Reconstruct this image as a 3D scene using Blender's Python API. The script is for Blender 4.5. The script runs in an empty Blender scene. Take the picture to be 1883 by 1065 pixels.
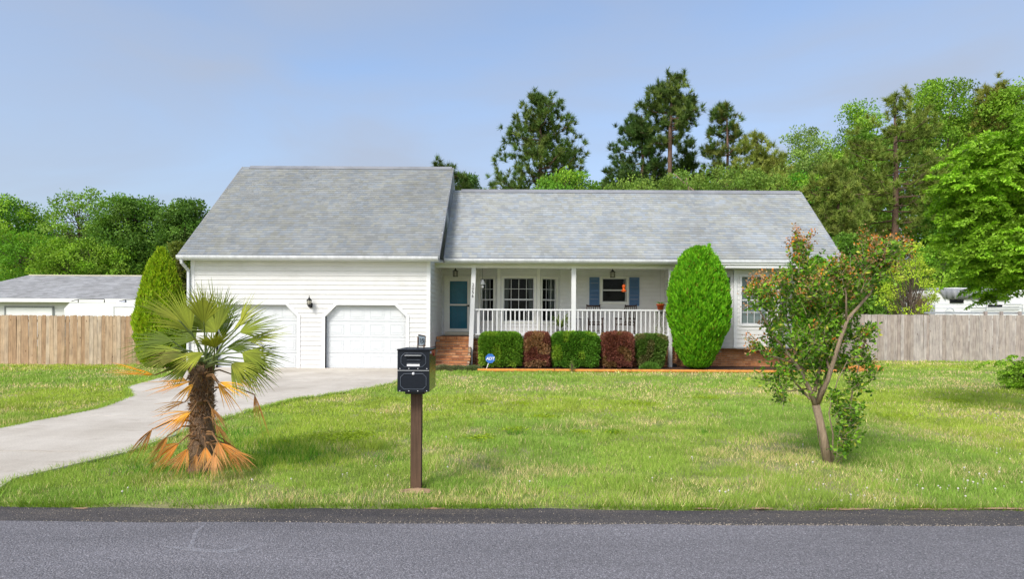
import bpy, math, random
import numpy as np
from mathutils import Vector, Matrix, Euler

random.seed(7); rng = np.random.default_rng(11)
S = bpy.context.scene
COL = S.collection
F, H, ROLL = 1150.0, 1.41, 0.005          # focal length in photo pixels, eye height, slight camera roll

# ---------------------------------------------------------------- camera
cam = bpy.data.cameras.new('camera'); camo = bpy.data.objects.new('camera', cam); COL.objects.link(camo)
cam.sensor_width = 36.0; cam.lens = 36.0*F/1883.0; cam.shift_y = (599-532.5)/1883.0
cam.clip_start = 0.05; cam.clip_end = 2000
camo.matrix_world = Matrix.Translation((0, 0, H)) @ Matrix.Rotation(math.radians(90), 4, 'X') @ Matrix.Rotation(ROLL, 4, 'Z')
S.camera = camo

# ---------------------------------------------------------------- sky, sun, exposure
SUN_EL, SUN_AZ = math.radians(43), math.radians(31)     # az: to the left of straight behind the camera
SKY_STRENGTH, SUN_STRENGTH, EXPOSURE = 0.15, 1.65, 0.82
w = bpy.data.worlds.new('World'); S.world = w; w.use_nodes = True
nt = w.node_tree; nt.nodes.clear()
out = nt.nodes.new('ShaderNodeOutputWorld'); bg = nt.nodes.new('ShaderNodeBackground')
sky = nt.nodes.new('ShaderNodeTexSky'); sky.sky_type = 'NISHITA'; sky.sun_disc = False
sky.sun_elevation = SUN_EL; sky.sun_rotation = math.pi+SUN_AZ; sky.altitude = 50
sky.air_density = 1.0; sky.dust_density = 3.0; sky.ozone_density = 2.2
tc = nt.nodes.new('ShaderNodeTexCoord'); mp = nt.nodes.new('ShaderNodeMapping'); mp.inputs['Scale'].default_value = (1.0, 1.0, 3.2)
nt.links.new(tc.outputs['Generated'], mp.inputs['Vector'])
n1 = nt.nodes.new('ShaderNodeTexNoise'); n1.inputs['Scale'].default_value = 1.7; n1.inputs['Detail'].default_value = 6; n1.inputs['Distortion'].default_value = 0.5; n1.inputs['Roughness'].default_value = 0.5
nt.links.new(mp.outputs[0], n1.inputs['Vector'])
cr = nt.nodes.new('ShaderNodeValToRGB'); cr.color_ramp.elements[0].position = 0.33; cr.color_ramp.elements[0].color = (0.10,)*3+(1,)
cr.color_ramp.elements[1].position = 0.68; cr.color_ramp.elements[1].color = (0.80,)*3+(1,)
nt.links.new(n1.outputs['Fac'], cr.inputs['Fac'])
mx = nt.nodes.new('ShaderNodeMix'); mx.data_type = 'RGBA'
nt.links.new(cr.outputs['Color'], mx.inputs['Factor']); nt.links.new(sky.outputs['Color'], mx.inputs[6])
mx.inputs[7].default_value = (1.80, 2.0, 2.42, 1)       # thin high cloud veil
nt.links.new(mx.outputs[2], bg.inputs['Color']); bg.inputs['Strength'].default_value = SKY_STRENGTH
nt.links.new(bg.outputs[0], out.inputs['Surface'])
sl = bpy.data.lights.new('sun', 'SUN'); sl.energy = SUN_STRENGTH; sl.angle = math.radians(17); sl.color = (1, 0.955, 0.88)
so = bpy.data.objects.new('sun', sl); COL.objects.link(so)
tosun = Vector((-math.sin(SUN_AZ)*math.cos(SUN_EL), -math.cos(SUN_AZ)*math.cos(SUN_EL), math.sin(SUN_EL)))
so.rotation_euler = tosun.to_track_quat('Z', 'Y').to_euler(); so.location = tosun*30
S.view_settings.view_transform = 'Standard'; S.view_settings.look = 'None'
S.view_settings.exposure = EXPOSURE; S.view_settings.gamma = 1; S.view_settings.use_curve_mapping = False
S.cycles.max_bounces = 10; S.cycles.diffuse_bounces = 8; S.cycles.transparent_max_bounces = 8; S.cycles.use_denoising = True

# ---------------------------------------------------------------- helpers
def at(px, py, Y):
    """photo pixel at depth Y -> world point"""
    dx, dy = px-941.5, 599-py
    return Vector(((dx-ROLL*dy)*Y/F, Y, H+(dy+ROLL*dx)*Y/F))
def gnd(px, py):
    Y = H*F/(py-599-ROLL*(px-941.5)); return Vector(((px-941.5)*Y/F, Y, 0))

def rootloc(o):
    while o.parent: o = o.parent
    return o.location.copy()
def thing(name, label, cat, loc=(0, 0, 0), group=None, kind=None):
    o = bpy.data.objects.new(name, None); COL.objects.link(o); o.location = loc; o.empty_display_size = 0.2
    tag(o, label, cat, group, kind); return o
def tag(o, label=None, cat=None, group=None, kind=None):
    if label: o['label'] = label
    if cat: o['category'] = cat
    if group: o['group'] = group
    if kind: o['kind'] = kind
    return o
def link(name, me, parent=None, loc=(0, 0, 0), rot=None, scale=None):
    o = bpy.data.objects.new(name, me); COL.objects.link(o)
    if parent is not None: o.parent = parent
    o.location = loc
    if rot is not None: o.rotation_euler = rot
    if scale is not None: o.scale = scale
    return o
def copy_tree(o, parent=None):
    c = o.copy(); COL.objects.link(c)
    if parent is not None: c.parent = parent
    for ch in list(o.children): copy_tree(ch, c)
    return c

class MB:
    def __init__(s): s.v = []; s.f = []; s.mi = []; s.smooth = []
    def add(s, vs, fs, m=0, sm=False):
        b = len(s.v); s.v += [tuple(v) for v in vs]; s.f += [tuple(b+i for i in f) for f in fs]; s.mi += [m]*len(fs); s.smooth += [sm]*len(fs); return s
    def box(s, x0, x1, y0, y1, z0, z1, m=0):
        return s.add([(x, y, z) for z in (z0, z1) for y in (y0, y1) for x in (x0, x1)],
                     [(0, 2, 3, 1), (4, 5, 7, 6), (0, 1, 5, 4), (2, 6, 7, 3), (0, 4, 6, 2), (1, 3, 7, 5)], m)
    def obox(s, o, a, b, c, m=0):
        """box from corner o along edge vectors a,b,c"""
        o, a, b, c = map(Vector, (o, a, b, c))
        vs = [o+a*i+b*j+c*k for k in (0, 1) for j in (0, 1) for i in (0, 1)]
        fs = [(0, 2, 3, 1), (4, 5, 7, 6), (0, 1, 5, 4), (2, 6, 7, 3), (0, 4, 6, 2), (1, 3, 7, 5)]
        if a.cross(b).dot(c) < 0: fs = [f[::-1] for f in fs]
        return s.add(vs, fs, m)
    def prism(s, poly, ext, m=0):
        ext = Vector(ext); n = len(poly); p = [Vector(q) for q in poly]
        vs = p+[q+ext for q in p]
        nrm = Vector((0, 0, 0))
        for i in range(n): nrm += p[i].cross(p[(i+1) % n])
        fs = [tuple(range(n))[::-1], tuple(range(n, 2*n))]+[(i, (i+1) % n, (i+1) % n+n, i+n) for i in range(n)]
        if nrm.dot(ext) < 0: fs = [f[::-1] for f in fs]
        return s.add(vs, fs, m)
    def tube(s, pts, rad, seg=8, m=0, cap=True, jit=0):
        pts = [Vector(p) for p in pts]; n = len(pts)
        if not hasattr(rad, '__len__'): rad = [rad]*n
        b = len(s.v); ref = None
        for i, p in enumerate(pts):
            t = (pts[min(i+1, n-1)]-pts[max(i-1, 0)])
            t = t.normalized() if t.length > 1e-9 else Vector((0, 0, 1))
            if ref is None:
                ref = t.cross(Vector((0.13, 1, 0.07)))
                if ref.length < 0.1: ref = t.cross(Vector((1, 0, 0)))
            u = (ref-t*ref.dot(t)).normalized(); ref = u; v = t.cross(u)
            for k in range(seg):
                a = 2*math.pi*k/seg; r = rad[i]*(1+random.uniform(-jit, jit))
                s.v.append(tuple(p+u*math.cos(a)*r+v*math.sin(a)*r))
        for i in range(n-1):
            for k in range(seg):
                a, c = b+i*seg+k, b+i*seg+(k+1) % seg
                s.f.append((a, c, c+seg, a+seg)); s.mi.append(m); s.smooth.append(seg > 5)
        if cap:
            s.f.append(tuple(b+k for k in range(seg))[::-1]); s.mi.append(m); s.smooth.append(False)
            s.f.append(tuple(b+(n-1)*seg+k for k in range(seg))); s.mi.append(m); s.smooth.append(False)
        return s
    def lathe(s, prof, c=(0, 0, 0), seg=16, m=0):
        b = len(s.v); c = Vector(c)
        for r, z in prof:
            for k in range(seg):
                a = 2*math.pi*k/seg; s.v.append((c.x+r*math.cos(a), c.y+r*math.sin(a), c.z+z))
        for i in range(len(prof)-1):
            for k in range(seg):
                a, d = b+i*seg+k, b+i*seg+(k+1) % seg
                s.f.append((a, d, d+seg, a+seg)); s.mi.append(m); s.smooth.append(True)
        return s
    def mesh(s, name, mats, off=None):
        me = bpy.data.meshes.new(name)
        v = s.v if off is None else [(a-off[0], b-off[1], c-off[2]) for a, b, c in s.v]
        me.from_pydata(v, [], s.f)
        if not isinstance(mats, (list, tuple)): mats = [mats]
        for q in mats: me.materials.append(q)
        me.polygons.foreach_set('material_index', s.mi); me.polygons.foreach_set('use_smooth', s.smooth)
        me.update(); return me
    def build(s, name, mats, parent=None):
        off = rootloc(parent) if parent is not None else None
        return link(name, s.mesh(name, mats, off), parent)

def npmesh(name, V, FI, mat_, cols=None, parent=None, smooth=False):
    """V (n,3), FI (m,k) uniform polygon size, cols (n,3) point colours"""
    me = bpy.data.meshes.new(name); V = np.asarray(V, dtype=np.float32); FI = np.asarray(FI, dtype=np.int32)
    if parent is not None:
        V = V-np.array(rootloc(parent), dtype=np.float32)
    m, k = FI.shape
    me.vertices.add(len(V)); me.vertices.foreach_set('co', V.ravel())
    me.loops.add(m*k); me.loops.foreach_set('vertex_index', FI.ravel())
    me.polygons.add(m); me.polygons.foreach_set('loop_start', np.arange(0, m*k, k, dtype=np.int32))
    me.polygons.foreach_set('loop_total', np.full(m, k, dtype=np.int32))
    if smooth: me.polygons.foreach_set('use_smooth', np.ones(m, dtype=bool))
    me.materials.append(mat_)
    if cols is not None:
        ca = me.color_attributes.new('Col', 'FLOAT_COLOR', 'POINT')
        c4 = np.ones((len(V), 4), dtype=np.float32); c4[:, :3] = np.clip(cols, 0.001, 1)
        ca.data.foreach_set('color', c4.ravel())
    me.update(calc_edges=True); return link(name, me, parent)

def unit(a): return a/np.maximum(np.linalg.norm(a, axis=-1, keepdims=True), 1e-9)
def rdir(n): return unit(rng.normal(size=(n, 3)))
def cards(C, D, L, W, cols):
    """rhombic leaves: base C, direction D, length L, half width W; returns V,F,colours"""
    n = len(C); L = np.broadcast_to(L, (n,))[:, None]; W = np.broadcast_to(W, (n,))[:, None]
    B = unit(np.cross(D, rdir(n)))
    N_ = np.cross(D, B)
    V = np.stack([C, C+D*L*0.5+B*W+N_*L*0.06, C+D*L, C+D*L*0.5-B*W+N_*L*0.06], 1).reshape(-1, 3)
    return V, np.arange(4*n).reshape(n, 4), np.repeat(cols, 4, 0)
def spikes(C, D, L, W, cols):
    n = len(C); L = np.broadcast_to(L, (n,))[:, None]; W = np.broadcast_to(W, (n,))[:, None]
    B = unit(np.cross(D, rdir(n)))
    V = np.stack([C+B*W, C-B*W, C+D*L], 1).reshape(-1, 3)
    return V, np.arange(3*n).reshape(n, 3), np.repeat(cols, 3, 0)
_vn = {}
def vnoise(x, y, scale, seed=0):
    if seed not in _vn: _vn[seed] = np.random.default_rng(seed+99).random((64, 64))
    g = _vn[seed]; x = x/scale; y = y/scale
    xi = np.floor(x).astype(int); yi = np.floor(y).astype(int); fx = x-xi; fy = y-yi
    fx = fx*fx*(3-2*fx); fy = fy*fy*(3-2*fy); a = xi % 64; b = yi % 64; a1 = (xi+1) % 64; b1 = (yi+1) % 64
    return (g[a, b]*(1-fx)+g[a1, b]*fx)*(1-fy)+(g[a, b1]*(1-fx)+g[a1, b1]*fx)*fy
def inpoly(x, y, poly):
    r = np.zeros(len(x), bool); n = len(poly)
    for i in range(n):
        x0, y0 = poly[i][:2]; x1, y1 = poly[(i+1) % n][:2]
        if y0 == y1: continue
        c = ((y0 > y) != (y1 > y)) & (x < (x1-x0)*(y-y0)/(y1-y0)+x0); r ^= c
    return r

# ---------------------------------------------------------------- materials
class NT:
    def __init__(s, name):
        s.m = bpy.data.materials.new(name); s.m.use_nodes = True; s.t = s.m.node_tree; s.b = s.t.nodes['Principled BSDF']; s.o = s.t.nodes['Material Output']
    def n(s, t, **k):
        q = s.t.nodes.new('ShaderNode'+t)
        for a, v in k.items():
            if a in q.inputs: q.inputs[a].default_value = v
            else: setattr(q, a, v)
        return q
    def l(s, a, b): s.t.links.new(a, b)
    def pos(s, sc=(1, 1, 1), obj=False, rnd=False):
        g = s.n('TexCoord').outputs['Object'] if obj else s.n('NewGeometry').outputs['Position']
        if rnd:
            oi = s.n('ObjectInfo'); vm = s.n('VectorMath', operation='SCALE'); vm.inputs[0].default_value = (37, 21, 53); s.l(oi.outputs['Random'], vm.inputs['Scale'])
            va = s.n('VectorMath', operation='ADD'); s.l(g, va.inputs[0]); s.l(vm.outputs[0], va.inputs[1]); g = va.outputs[0]
        mp = s.n('Mapping'); mp.inputs['Scale'].default_value = sc; s.l(g, mp.inputs['Vector']); return mp.outputs[0]
    def noise(s, vec, scale, detail=4, rough=0.6, dist=0):
        q = s.n('TexNoise'); q.inputs['Scale'].default_value = scale; q.inputs['Detail'].default_value = detail; q.inputs['Roughness'].default_value = rough; q.inputs['Distortion'].default_value = dist
        s.l(vec, q.inputs['Vector']); return q.outputs['Fac']
    def ramp(s, fac, stops):
        q = s.n('ValToRGB'); e = q.color_ramp.elements
        while len(e) < len(stops): e.new(0.5)
        for i, (p, c) in enumerate(stops):
            e[i].position = p; e[i].color = (tuple(c) if hasattr(c, '__len__') else (c,)*3)+(1,)
        s.l(fac, q.inputs['Fac']); return q.outputs['Color']
    def mix(s, fac, a, b, mode='MIX'):
        q = s.n('Mix', data_type='RGBA', blend_type=mode)
        for i, v in ((0, fac), (6, a), (7, b)):
            if hasattr(v, 'links'): s.l(v, q.inputs[i])
            elif i == 0: q.inputs[0].default_value = v
            else: q.inputs[i].default_value = tuple(v)+(1,)
        return q.outputs[2]
    def bump(s, h, strength, dist=0.01):
        q = s.n('Bump'); q.inputs['Strength'].default_value = strength; q.inputs['Distance'].default_value = dist; s.l(h, q.inputs['Height']); s.l(q.outputs[0], s.b.inputs['Normal'])
    def fin(s, col=None, rough=0.7, spec=0.5, metal=0):
        if col is not None:
            if hasattr(col, 'links'): s.l(col, s.b.inputs['Base Color'])
            else: s.b.inputs['Base Color'].default_value = tuple(col)+(1,)
        s.b.inputs['Roughness'].default_value = rough; s.b.inputs['Specular IOR Level'].default_value = spec; s.b.inputs['Metallic'].default_value = metal
        return s.m
def plain(name, c, rough=0.6, var=0.12, scale=6, bump=0.0, spec=0.4, metal=0, sc=(1, 1, 1)):
    s = NT(name); f = s.noise(s.pos(sc), scale, 5)
    col = s.mix(1, s.ramp(f, [(0.3, 1-var), (0.7, 1.0+var*0.3)]), c, 'MULTIPLY')
    if bump: s.bump(s.noise(s.pos(sc), scale*8, 3), bump, 0.004)
    return s.fin(col, rough, spec, metal)
def leafmat(name, trans=0.3, rough=0.55, spec=0.25, gain=1.45):
    s = NT(name); a = s.mix(1, s.n('Attribute', attribute_name='Col').outputs['Color'], (gain*1.04, gain, gain*0.9), 'MULTIPLY')
    s.fin(a, rough, spec)
    tr = s.n('BsdfTranslucent'); tcol = s.mix(1, a, (1.0, 1.0, 0.45), 'MULTIPLY'); s.l(tcol, tr.inputs['Color'])
    ms = s.n('MixShader'); ms.inputs[0].default_value = trans
    s.l(s.b.outputs[0], ms.inputs[1]); s.l(tr.outputs[0], ms.inputs[2]); s.l(ms.outputs[0], s.o.inputs['Surface']); return s.m
def woodmat(name, c1, c2, c3, knots=True, sc=(1, 1, 1), rough=0.85):
    """vertical grain, tone per board"""
    s = NT(name); oi = s.n('ObjectInfo').outputs['Random']
    base = s.ramp(oi, [(0, c1), (0.5, c2), (1, c3)])
    v = s.pos((14*sc[0], 14*sc[1], 0.9*sc[2]), rnd=True); f = s.noise(v, 2.2, 6, 0.7, 0.6)
    col = s.mix(1, base, s.ramp(f, [(0.25, 0.45), (0.5, 1.0), (0.75, 1.28)]), 'MULTIPLY')
    v2 = s.pos((1, 1, 0.7), rnd=True); f2 = s.noise(v2, 3.5, 4)
    col = s.mix(1, col, s.ramp(f2, [(0.3, (0.72, 0.70, 0.70)), (0.65, (1.05, 1.03, 1.0))]), 'MULTIPLY')
    if knots:
        vo = s.n('TexVoronoi'); vo.inputs['Scale'].default_value = 2.6; s.l(s.pos((2.2, 2.2, 0.9), rnd=True), vo.inputs['Vector'])
        col = s.mix(1, col, s.ramp(vo.outputs['Distance'], [(0.05, (0.32, 0.22, 0.15)), (0.1, (1, 1, 1))]), 'MULTIPLY')
    s.bump(f, 0.3, 0.004); return s.fin(col, rough, 0.2)

def vinylmat(name, c):
    s = NT(name); f = s.noise(s.pos((1, 1, 1)), 1.2, 4); g = s.noise(s.pos((1, 1, 1.5)), 2.2, 5)
    col = s.mix(1, c, s.ramp(f, [(0.3, (0.93, 0.93, 0.92)), (0.7, (1, 1, 1))]), 'MULTIPLY')
    col = s.mix(1, col, s.ramp(g, [(0.25, (0.92, 0.915, 0.90)), (0.5, (1, 1, 1))]), 'MULTIPLY')
    return s.fin(col, 0.5, 0.35)
M = {}
M['vinyl'] = vinylmat('white_vinyl', (0.70, 0.70, 0.695))
M['trim'] = plain('white_trim', (0.72, 0.73, 0.74), 0.45, 0.06, 2)
M['cream'] = plain('cream_trim', (0.62, 0.58, 0.44), 0.5, 0.1, 4)
M['liftedtrim'] = plain('lifted_porch_trim', (0.78, 0.78, 0.72), 0.5, 0.08, 3)  # trim colour lightened and warmed to brighten the shaded porch
M['garagedoor'] = plain('garage_door_paint', (0.66, 0.69, 0.71), 0.5, 0.04, 1.5)
M['gutter'] = plain('gutter_metal', (0.68, 0.70, 0.73), 0.4, 0.22, 3, sc=(2, 2, 0.5))
M['black'] = plain('black_metal', (0.012, 0.012, 0.014), 0.35, 0.2, 10)
M['blue'] = plain('blue_door_paint', (0.01, 0.27, 0.42), 0.4, 0.2, 3)
M['shutter'] = plain('blue_shutter_paint', (0.10, 0.20, 0.38), 0.5, 0.12, 5)
M['dark'] = plain('dark_interior', (0.012, 0.013, 0.014), 0.9, 0.3, 3)
M['curtain'] = plain('grey_curtain', (0.28, 0.29, 0.29), 0.9, 0.35, 14, sc=(1, 1, 0.05))
M['blind'] = plain('pale_blind', (0.40, 0.44, 0.45), 0.8, 0.2, 30, sc=(0.05, 0.05, 1))
M['terracotta'] = plain('orange_pot', (0.62, 0.10, 0.02), 0.6, 0.2, 9)
M['feeder'] = plain('orange_feeder', (0.85, 0.13, 0.01), 0.25, 0.15, 9)
M['chair'] = plain('chair_wood', (0.055, 0.028, 0.02), 0.5, 0.3, 12)
M['soil'] = plain('sandy_soil', (0.42, 0.27, 0.16), 0.95, 0.4, 16, bump=0.5)
M['red'] = plain('red_plastic', (0.45, 0.02, 0.025), 0.4, 0.2, 20)
M['signblue'] = plain('sign_blue', (0.035, 0.15, 0.55), 0.4, 0.06, 8)
M['white'] = plain('white_paint', (0.85, 0.85, 0.85), 0.4, 0.04, 5)
M['rvwhite'] = plain('trailer_white', (0.80, 0.81, 0.82), 0.35, 0.08, 0.8)
M['tarp'] = plain('grey_tarp', (0.27, 0.28, 0.30), 0.55, 0.3, 1.6, bump=0.5)
M['silver'] = plain('silver_metal', (0.55, 0.57, 0.60), 0.35, 0.15, 8, metal=0.6)
M['chrome'] = plain('bright_rivet', (0.75, 0.76, 0.78), 0.3, 0.05, 8)
M['leaf'] = leafmat('leaf_surface', 0.30)
M['needle'] = leafmat('needle_surface', 0.25, 0.7, 0.15, 1.9)
M['treeleaf'] = leafmat('tree_leaf_surface', 0.38, 0.6, 0.2, 1.95)
M['blade'] = leafmat('grass_blade', 0.35, 0.8, 0.05, 1.6)
M['frond'] = leafmat('palm_frond_surface', 0.25, 0.6, 0.2, 1.25)
M['petal'] = leafmat('dry_surface', 0.1, 0.9, 0.1, 1.1)
M['postwood'] = woodmat('dark_post_wood', (0.125, 0.078, 0.052), (0.125, 0.078, 0.052), (0.125, 0.078, 0.052), False, sc=(2.5, 2.5, 1))
M['fence_tan'] = woodmat('tan_fence_wood', (0.41, 0.27, 0.165), (0.50, 0.37, 0.25), (0.54, 0.45, 0.35))
M['fence_grey'] = woodmat('grey_fence_wood', (0.42, 0.36, 0.33), (0.50, 0.46, 0.44), (0.37, 0.31, 0.27))
M['timber'] = plain('orange_landscape_timber', (0.72, 0.30, 0.06), 0.8, 0.35, 7, bump=0.3)
def barkmat(name, c, c2, sc):
    s = NT(name); f = s.noise(s.pos(sc), 3, 8, 0.75, 0.8); s.bump(f, 0.8, 0.03); return s.fin(s.ramp(f, [(0.3, c2), (0.65, c)]), 0.9, 0.15)
M['bark'] = barkmat('grey_bark', (0.20, 0.15, 0.12), (0.06, 0.045, 0.035), (4, 4, 1.2))
M['pinebark'] = barkmat('pine_bark', (0.22, 0.14, 0.105), (0.07, 0.045, 0.035), (3, 3, 1.2))
M['myrtlebark'] = barkmat('smooth_tan_bark', (0.44, 0.34, 0.24), (0.22, 0.16, 0.11), (10, 10, 2.5))
M['palmbark'] = barkmat('shaggy_palm_bark', (0.34, 0.23, 0.15), (0.08, 0.052, 0.034), (16, 16, 10))
def glassmat():
    s = NT('window_glass'); t = s.n('BsdfTransparent'); t.inputs[0].default_value = (0.72, 0.77, 0.76, 1); g = s.n('BsdfGlossy'); g.inputs['Roughness'].default_value = 0.03; g.inputs['Color'].default_value = (0.8, 0.85, 0.85, 1)
    fr = s.n('Fresnel'); fr.inputs[0].default_value = 1.22; ms = s.n('MixShader'); s.l(fr.outputs[0], ms.inputs[0]); s.l(t.outputs[0], ms.inputs[1]); s.l(g.outputs[0], ms.inputs[2]); s.l(ms.outputs[0], s.o.inputs['Surface']); return s.m
M['glass'] = glassmat()
def lampglass():
    s = NT('frosted_lamp_glass'); t = s.n('BsdfTransparent'); t.inputs[0].default_value = (0.9, 0.88, 0.8, 1)
    s.fin((0.6, 0.58, 0.5), 0.2, 0.5); ms = s.n('MixShader'); ms.inputs[0].default_value = 0.45; s.l(t.outputs[0], ms.inputs[1]); s.l(s.b.outputs[0], ms.inputs[2]); s.l(ms.outputs[0], s.o.inputs['Surface']); return s.m
M['lampglass'] = lampglass()
def brickmat():
    s = NT('brick_faces'); r = s.n('ObjectInfo').outputs['Random']
    base = s.ramp(r, [(0, (0.28, 0.12, 0.06)), (0.25, (0.52, 0.22, 0.09)), (0.5, (0.60, 0.28, 0.12)), (0.75, (0.42, 0.18, 0.085)), (1, (0.64, 0.34, 0.17))])
    f = s.noise(s.pos(), 22, 5); col = s.mix(1, base, s.ramp(f, [(0.3, 0.7), (0.7, 1.15)]), 'MULTIPLY'); s.bump(f, 0.4, 0.006); return s.fin(col, 0.9, 0.15)
M['brick'] = brickmat()
def brickstuff():
    s = NT('brick_run_faces'); a = s.n('Attribute', attribute_name='Col').outputs['Color']
    f = s.noise(s.pos(), 22, 5); col = s.mix(1, a, s.ramp(f, [(0.3, 0.7), (0.7, 1.15)]), 'MULTIPLY'); return s.fin(col, 0.9, 0.15)
M['brickrun'] = brickstuff()
M['mortar'] = plain('tan_mortar', (0.46, 0.36, 0.26), 0.95, 0.2, 14)
def shinglemat(name, tint):
    s = NT(name); a = s.n('Attribute', attribute_name='Col').outputs['Color']
    f = s.noise(s.pos(), 90, 3); g = s.noise(s.pos((1, 1, 1)), 0.55, 5, 0.6); h = s.noise(s.pos((1, 1, 1)), 2.3, 4)
    col = s.mix(1, a, tint, 'MULTIPLY')
    col = s.mix(1, col, s.ramp(f, [(0.3, 0.7), (0.7, 1.2)]), 'MULTIPLY')
    col = s.mix(1, col, s.ramp(g, [(0.32, (0.85, 0.845, 0.84)), (0.6, (1.03, 1.03, 1.04))]), 'MULTIPLY')
    col = s.mix(1, col, s.ramp(h, [(0.3, (0.93, 0.93, 0.925)), (0.6, (1.01, 1.01, 1.01))]), 'MULTIPLY')
    return s.fin(col, 0.95, 0.1)
M['shingle1'] = shinglemat('garage_shingles', (0.80, 0.80, 0.80)); M['shingle2'] = shinglemat('main_shingles', (0.93, 0.94, 0.95))
def asphalt(name, lo, hi, dusty):
    s = NT(name); p = s.pos()
    vo = s.n('TexVoronoi'); vo.inputs['Scale'].default_value = 85; s.l(p, vo.inputs['Vector'])
    a = s.noise(p, 150, 2, 0.7); g = s.noise(p, 45, 4, 0.7); b = s.noise(s.pos((0.25, 1.4, 1)), 1.3, 5); c = s.noise(p, 0.6, 5)
    col = s.ramp(a, [(0.30, lo), (0.55, hi), (0.75, tuple(min(1, q*2.0) for q in hi))])
    col = s.mix(1, col, s.ramp(vo.outputs['Distance'], [(0.1, 1.2), (0.6, 0.7)]), 'MULTIPLY')
    col = s.mix(1, col, s.ramp(g, [(0.3, 0.72), (0.7, 1.25)]), 'MULTIPLY')
    col = s.mix(1, col, s.ramp(b, [(0.3, 0.82), (0.7, 1.16)]), 'MULTIPLY')
    if dusty:
        d = s.noise(p, 240, 1); e = s.noise(s.pos((0.5, 3, 1)), 2.2, 5)
        col = s.mix(s.mix(1, s.ramp(d, [(0.58, 0), (0.66, 1)]), s.ramp(e, [(0.42, 0.0), (0.66, 0.8)]), 'MULTIPLY'), col, (0.42, 0.34, 0.24))
    s.bump(vo.outputs['Distance'], 0.8, 0.006); return s.fin(col, 0.85, 0.25)
M['road'] = asphalt('asphalt', (0.112, 0.108, 0.116), (0.236, 0.228, 0.242), False)
M['shoulder'] = asphalt('dark_asphalt', (0.035, 0.033, 0.034), (0.105, 0.096, 0.095), True)
def concmat():
    s = NT('driveway_concrete'); p = s.pos(); f = s.noise(p, 0.7, 6, 0.65); g = s.noise(p, 60, 3); h = s.noise(s.pos((1, 3, 1)), 1.6, 7, 0.7, 1.0)
    col = s.ramp(f, [(0.3, (0.50, 0.45, 0.375)), (0.65, (0.64, 0.59, 0.51))])
    col = s.mix(1, col, s.ramp(g, [(0.3, 0.86), (0.7, 1.1)]), 'MULTIPLY')
    col = s.mix(s.ramp(h, [(0.56, 0), (0.70, 0.6)]), col, (0.33, 0.26, 0.19)); h2 = s.noise(s.pos((1, .35, 1)), 1.1, 5); col = s.mix(1, col, s.ramp(h2, [(0.3, (0.86, 0.85, 0.84)), (0.6, (1.03, 1.03, 1.03))]), 'MULTIPLY')
    s.bump(g, 0.25, 0.003); return s.fin(col, 0.9, 0.15)
M['concrete'] = concmat()
def lawnmat():
    s = NT('lawn_ground'); p = s.pos(); big = s.noise(p, 0.55, 6, 0.6); mid = s.noise(p, 3.2, 5, 0.7); fine = s.noise(p, 60, 4, 0.8)
    col = s.ramp(mid, [(0.3, (0.17, 0.26, 0.05)), (0.5, (0.26, 0.35, 0.075)), (0.7, (0.38, 0.40, 0.13))])
    col = s.mix(s.ramp(big, [(0.46, 0), (0.64, 0.8)]), col, (0.52, 0.43, 0.27))
    col = s.mix(1, col, s.ramp(fine, [(0.25, 0.45), (0.7, 1.35)]), 'MULTIPLY')
    s.bump(fine, 0.9, 0.03); return s.fin(col, 0.95, 0.05)
M['lawn'] = lawnmat()
M['mulch'] = plain('dark_mulch', (0.085, 0.040, 0.025), 0.95, 0.6, 30, bump=0.8)
# ================================================================ THE SETTING
mb = MB()
mb.add([(-450, -200, 0), (450, -200, 0), (450, 700, 0), (-450, 700, 0)], [(0, 1, 2, 3)])
tag(mb.build('lawn_ground', M['lawn']), 'flat green lawn with tan dry patches around the house', None, None, 'structure')
# dark older strip of asphalt with an uneven grassy edge, then the lighter carriageway
xs = np.concatenate([[-220, -60], np.arange(-14, 14.01, 0.12), [60, 220]])
mb = MB(); edge = 4.80+(vnoise(xs+40, xs*0+3, 1.3, 5)-0.5)*0.09+(vnoise(xs+40, xs*0, 0.25, 6)-0.5)*0.06
vs = [(x, 4.2, 0.006) for x in xs]+[(x, e, 0.006) for x, e in zip(xs, edge)]; n = len(xs)
mb.add(vs, [(i, i+1, i+1+n, i+n) for i in range(n-1)])
tag(mb.build('road_shoulder', M['shoulder']), 'darker strip of old asphalt along the grass', None, None, 'structure')
mb = MB(); edge = 4.385+(vnoise(xs+40, xs*0, 0.5, 8)-0.5)*0.03
vs = [(x, -3.2, 0.018) for x in xs]+[(x, e, 0.018) for x, e in zip(xs, edge)]+[(x, e+0.012, 0.007) for x, e in zip(xs, edge)]
mb.add(vs, [(i, i+1, i+1+n, i+n) for i in range(n-1)]+[(i+n, i+1+n, i+1+2*n, i+2*n) for i in range(n-1)])
tag(mb.build('road', M['road']), 'grey asphalt road in front of the lawn', None, None, 'structure')
# chalky scuff on the road
s_ = NT('chalk_mark_surface'); t_ = s_.n('BsdfTransparent'); s_.fin((0.50, 0.50, 0.53), 0.9, 0.1)
ms_ = s_.n('MixShader'); s_.l(s_.ramp(s_.noise(s_.pos(), 38, 4, 0.8), [(0.32, 0.0), (0.68, 0.42)]), ms_.inputs[0])
s_.l(t_.outputs[0], ms_.inputs[1]); s_.l(s_.b.outputs[0], ms_.inputs[2]); s_.l(ms_.outputs[0], s_.o.inputs['Surface'])
def ribbon(mb, pts, ws, z):
    pts = [Vector((p[0], p[1], z)) for p in pts]
    for i in range(len(pts)-1):
        d = (pts[i+1]-pts[i]).normalized(); q = Vector((-d.y, d.x, 0))
        mb.add([pts[i]-q*ws[i], pts[i+1]-q*ws[i+1], pts[i+1]+q*ws[i+1], pts[i]+q*ws[i]], [(0, 1, 2, 3)])
mb = MB()
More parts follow.
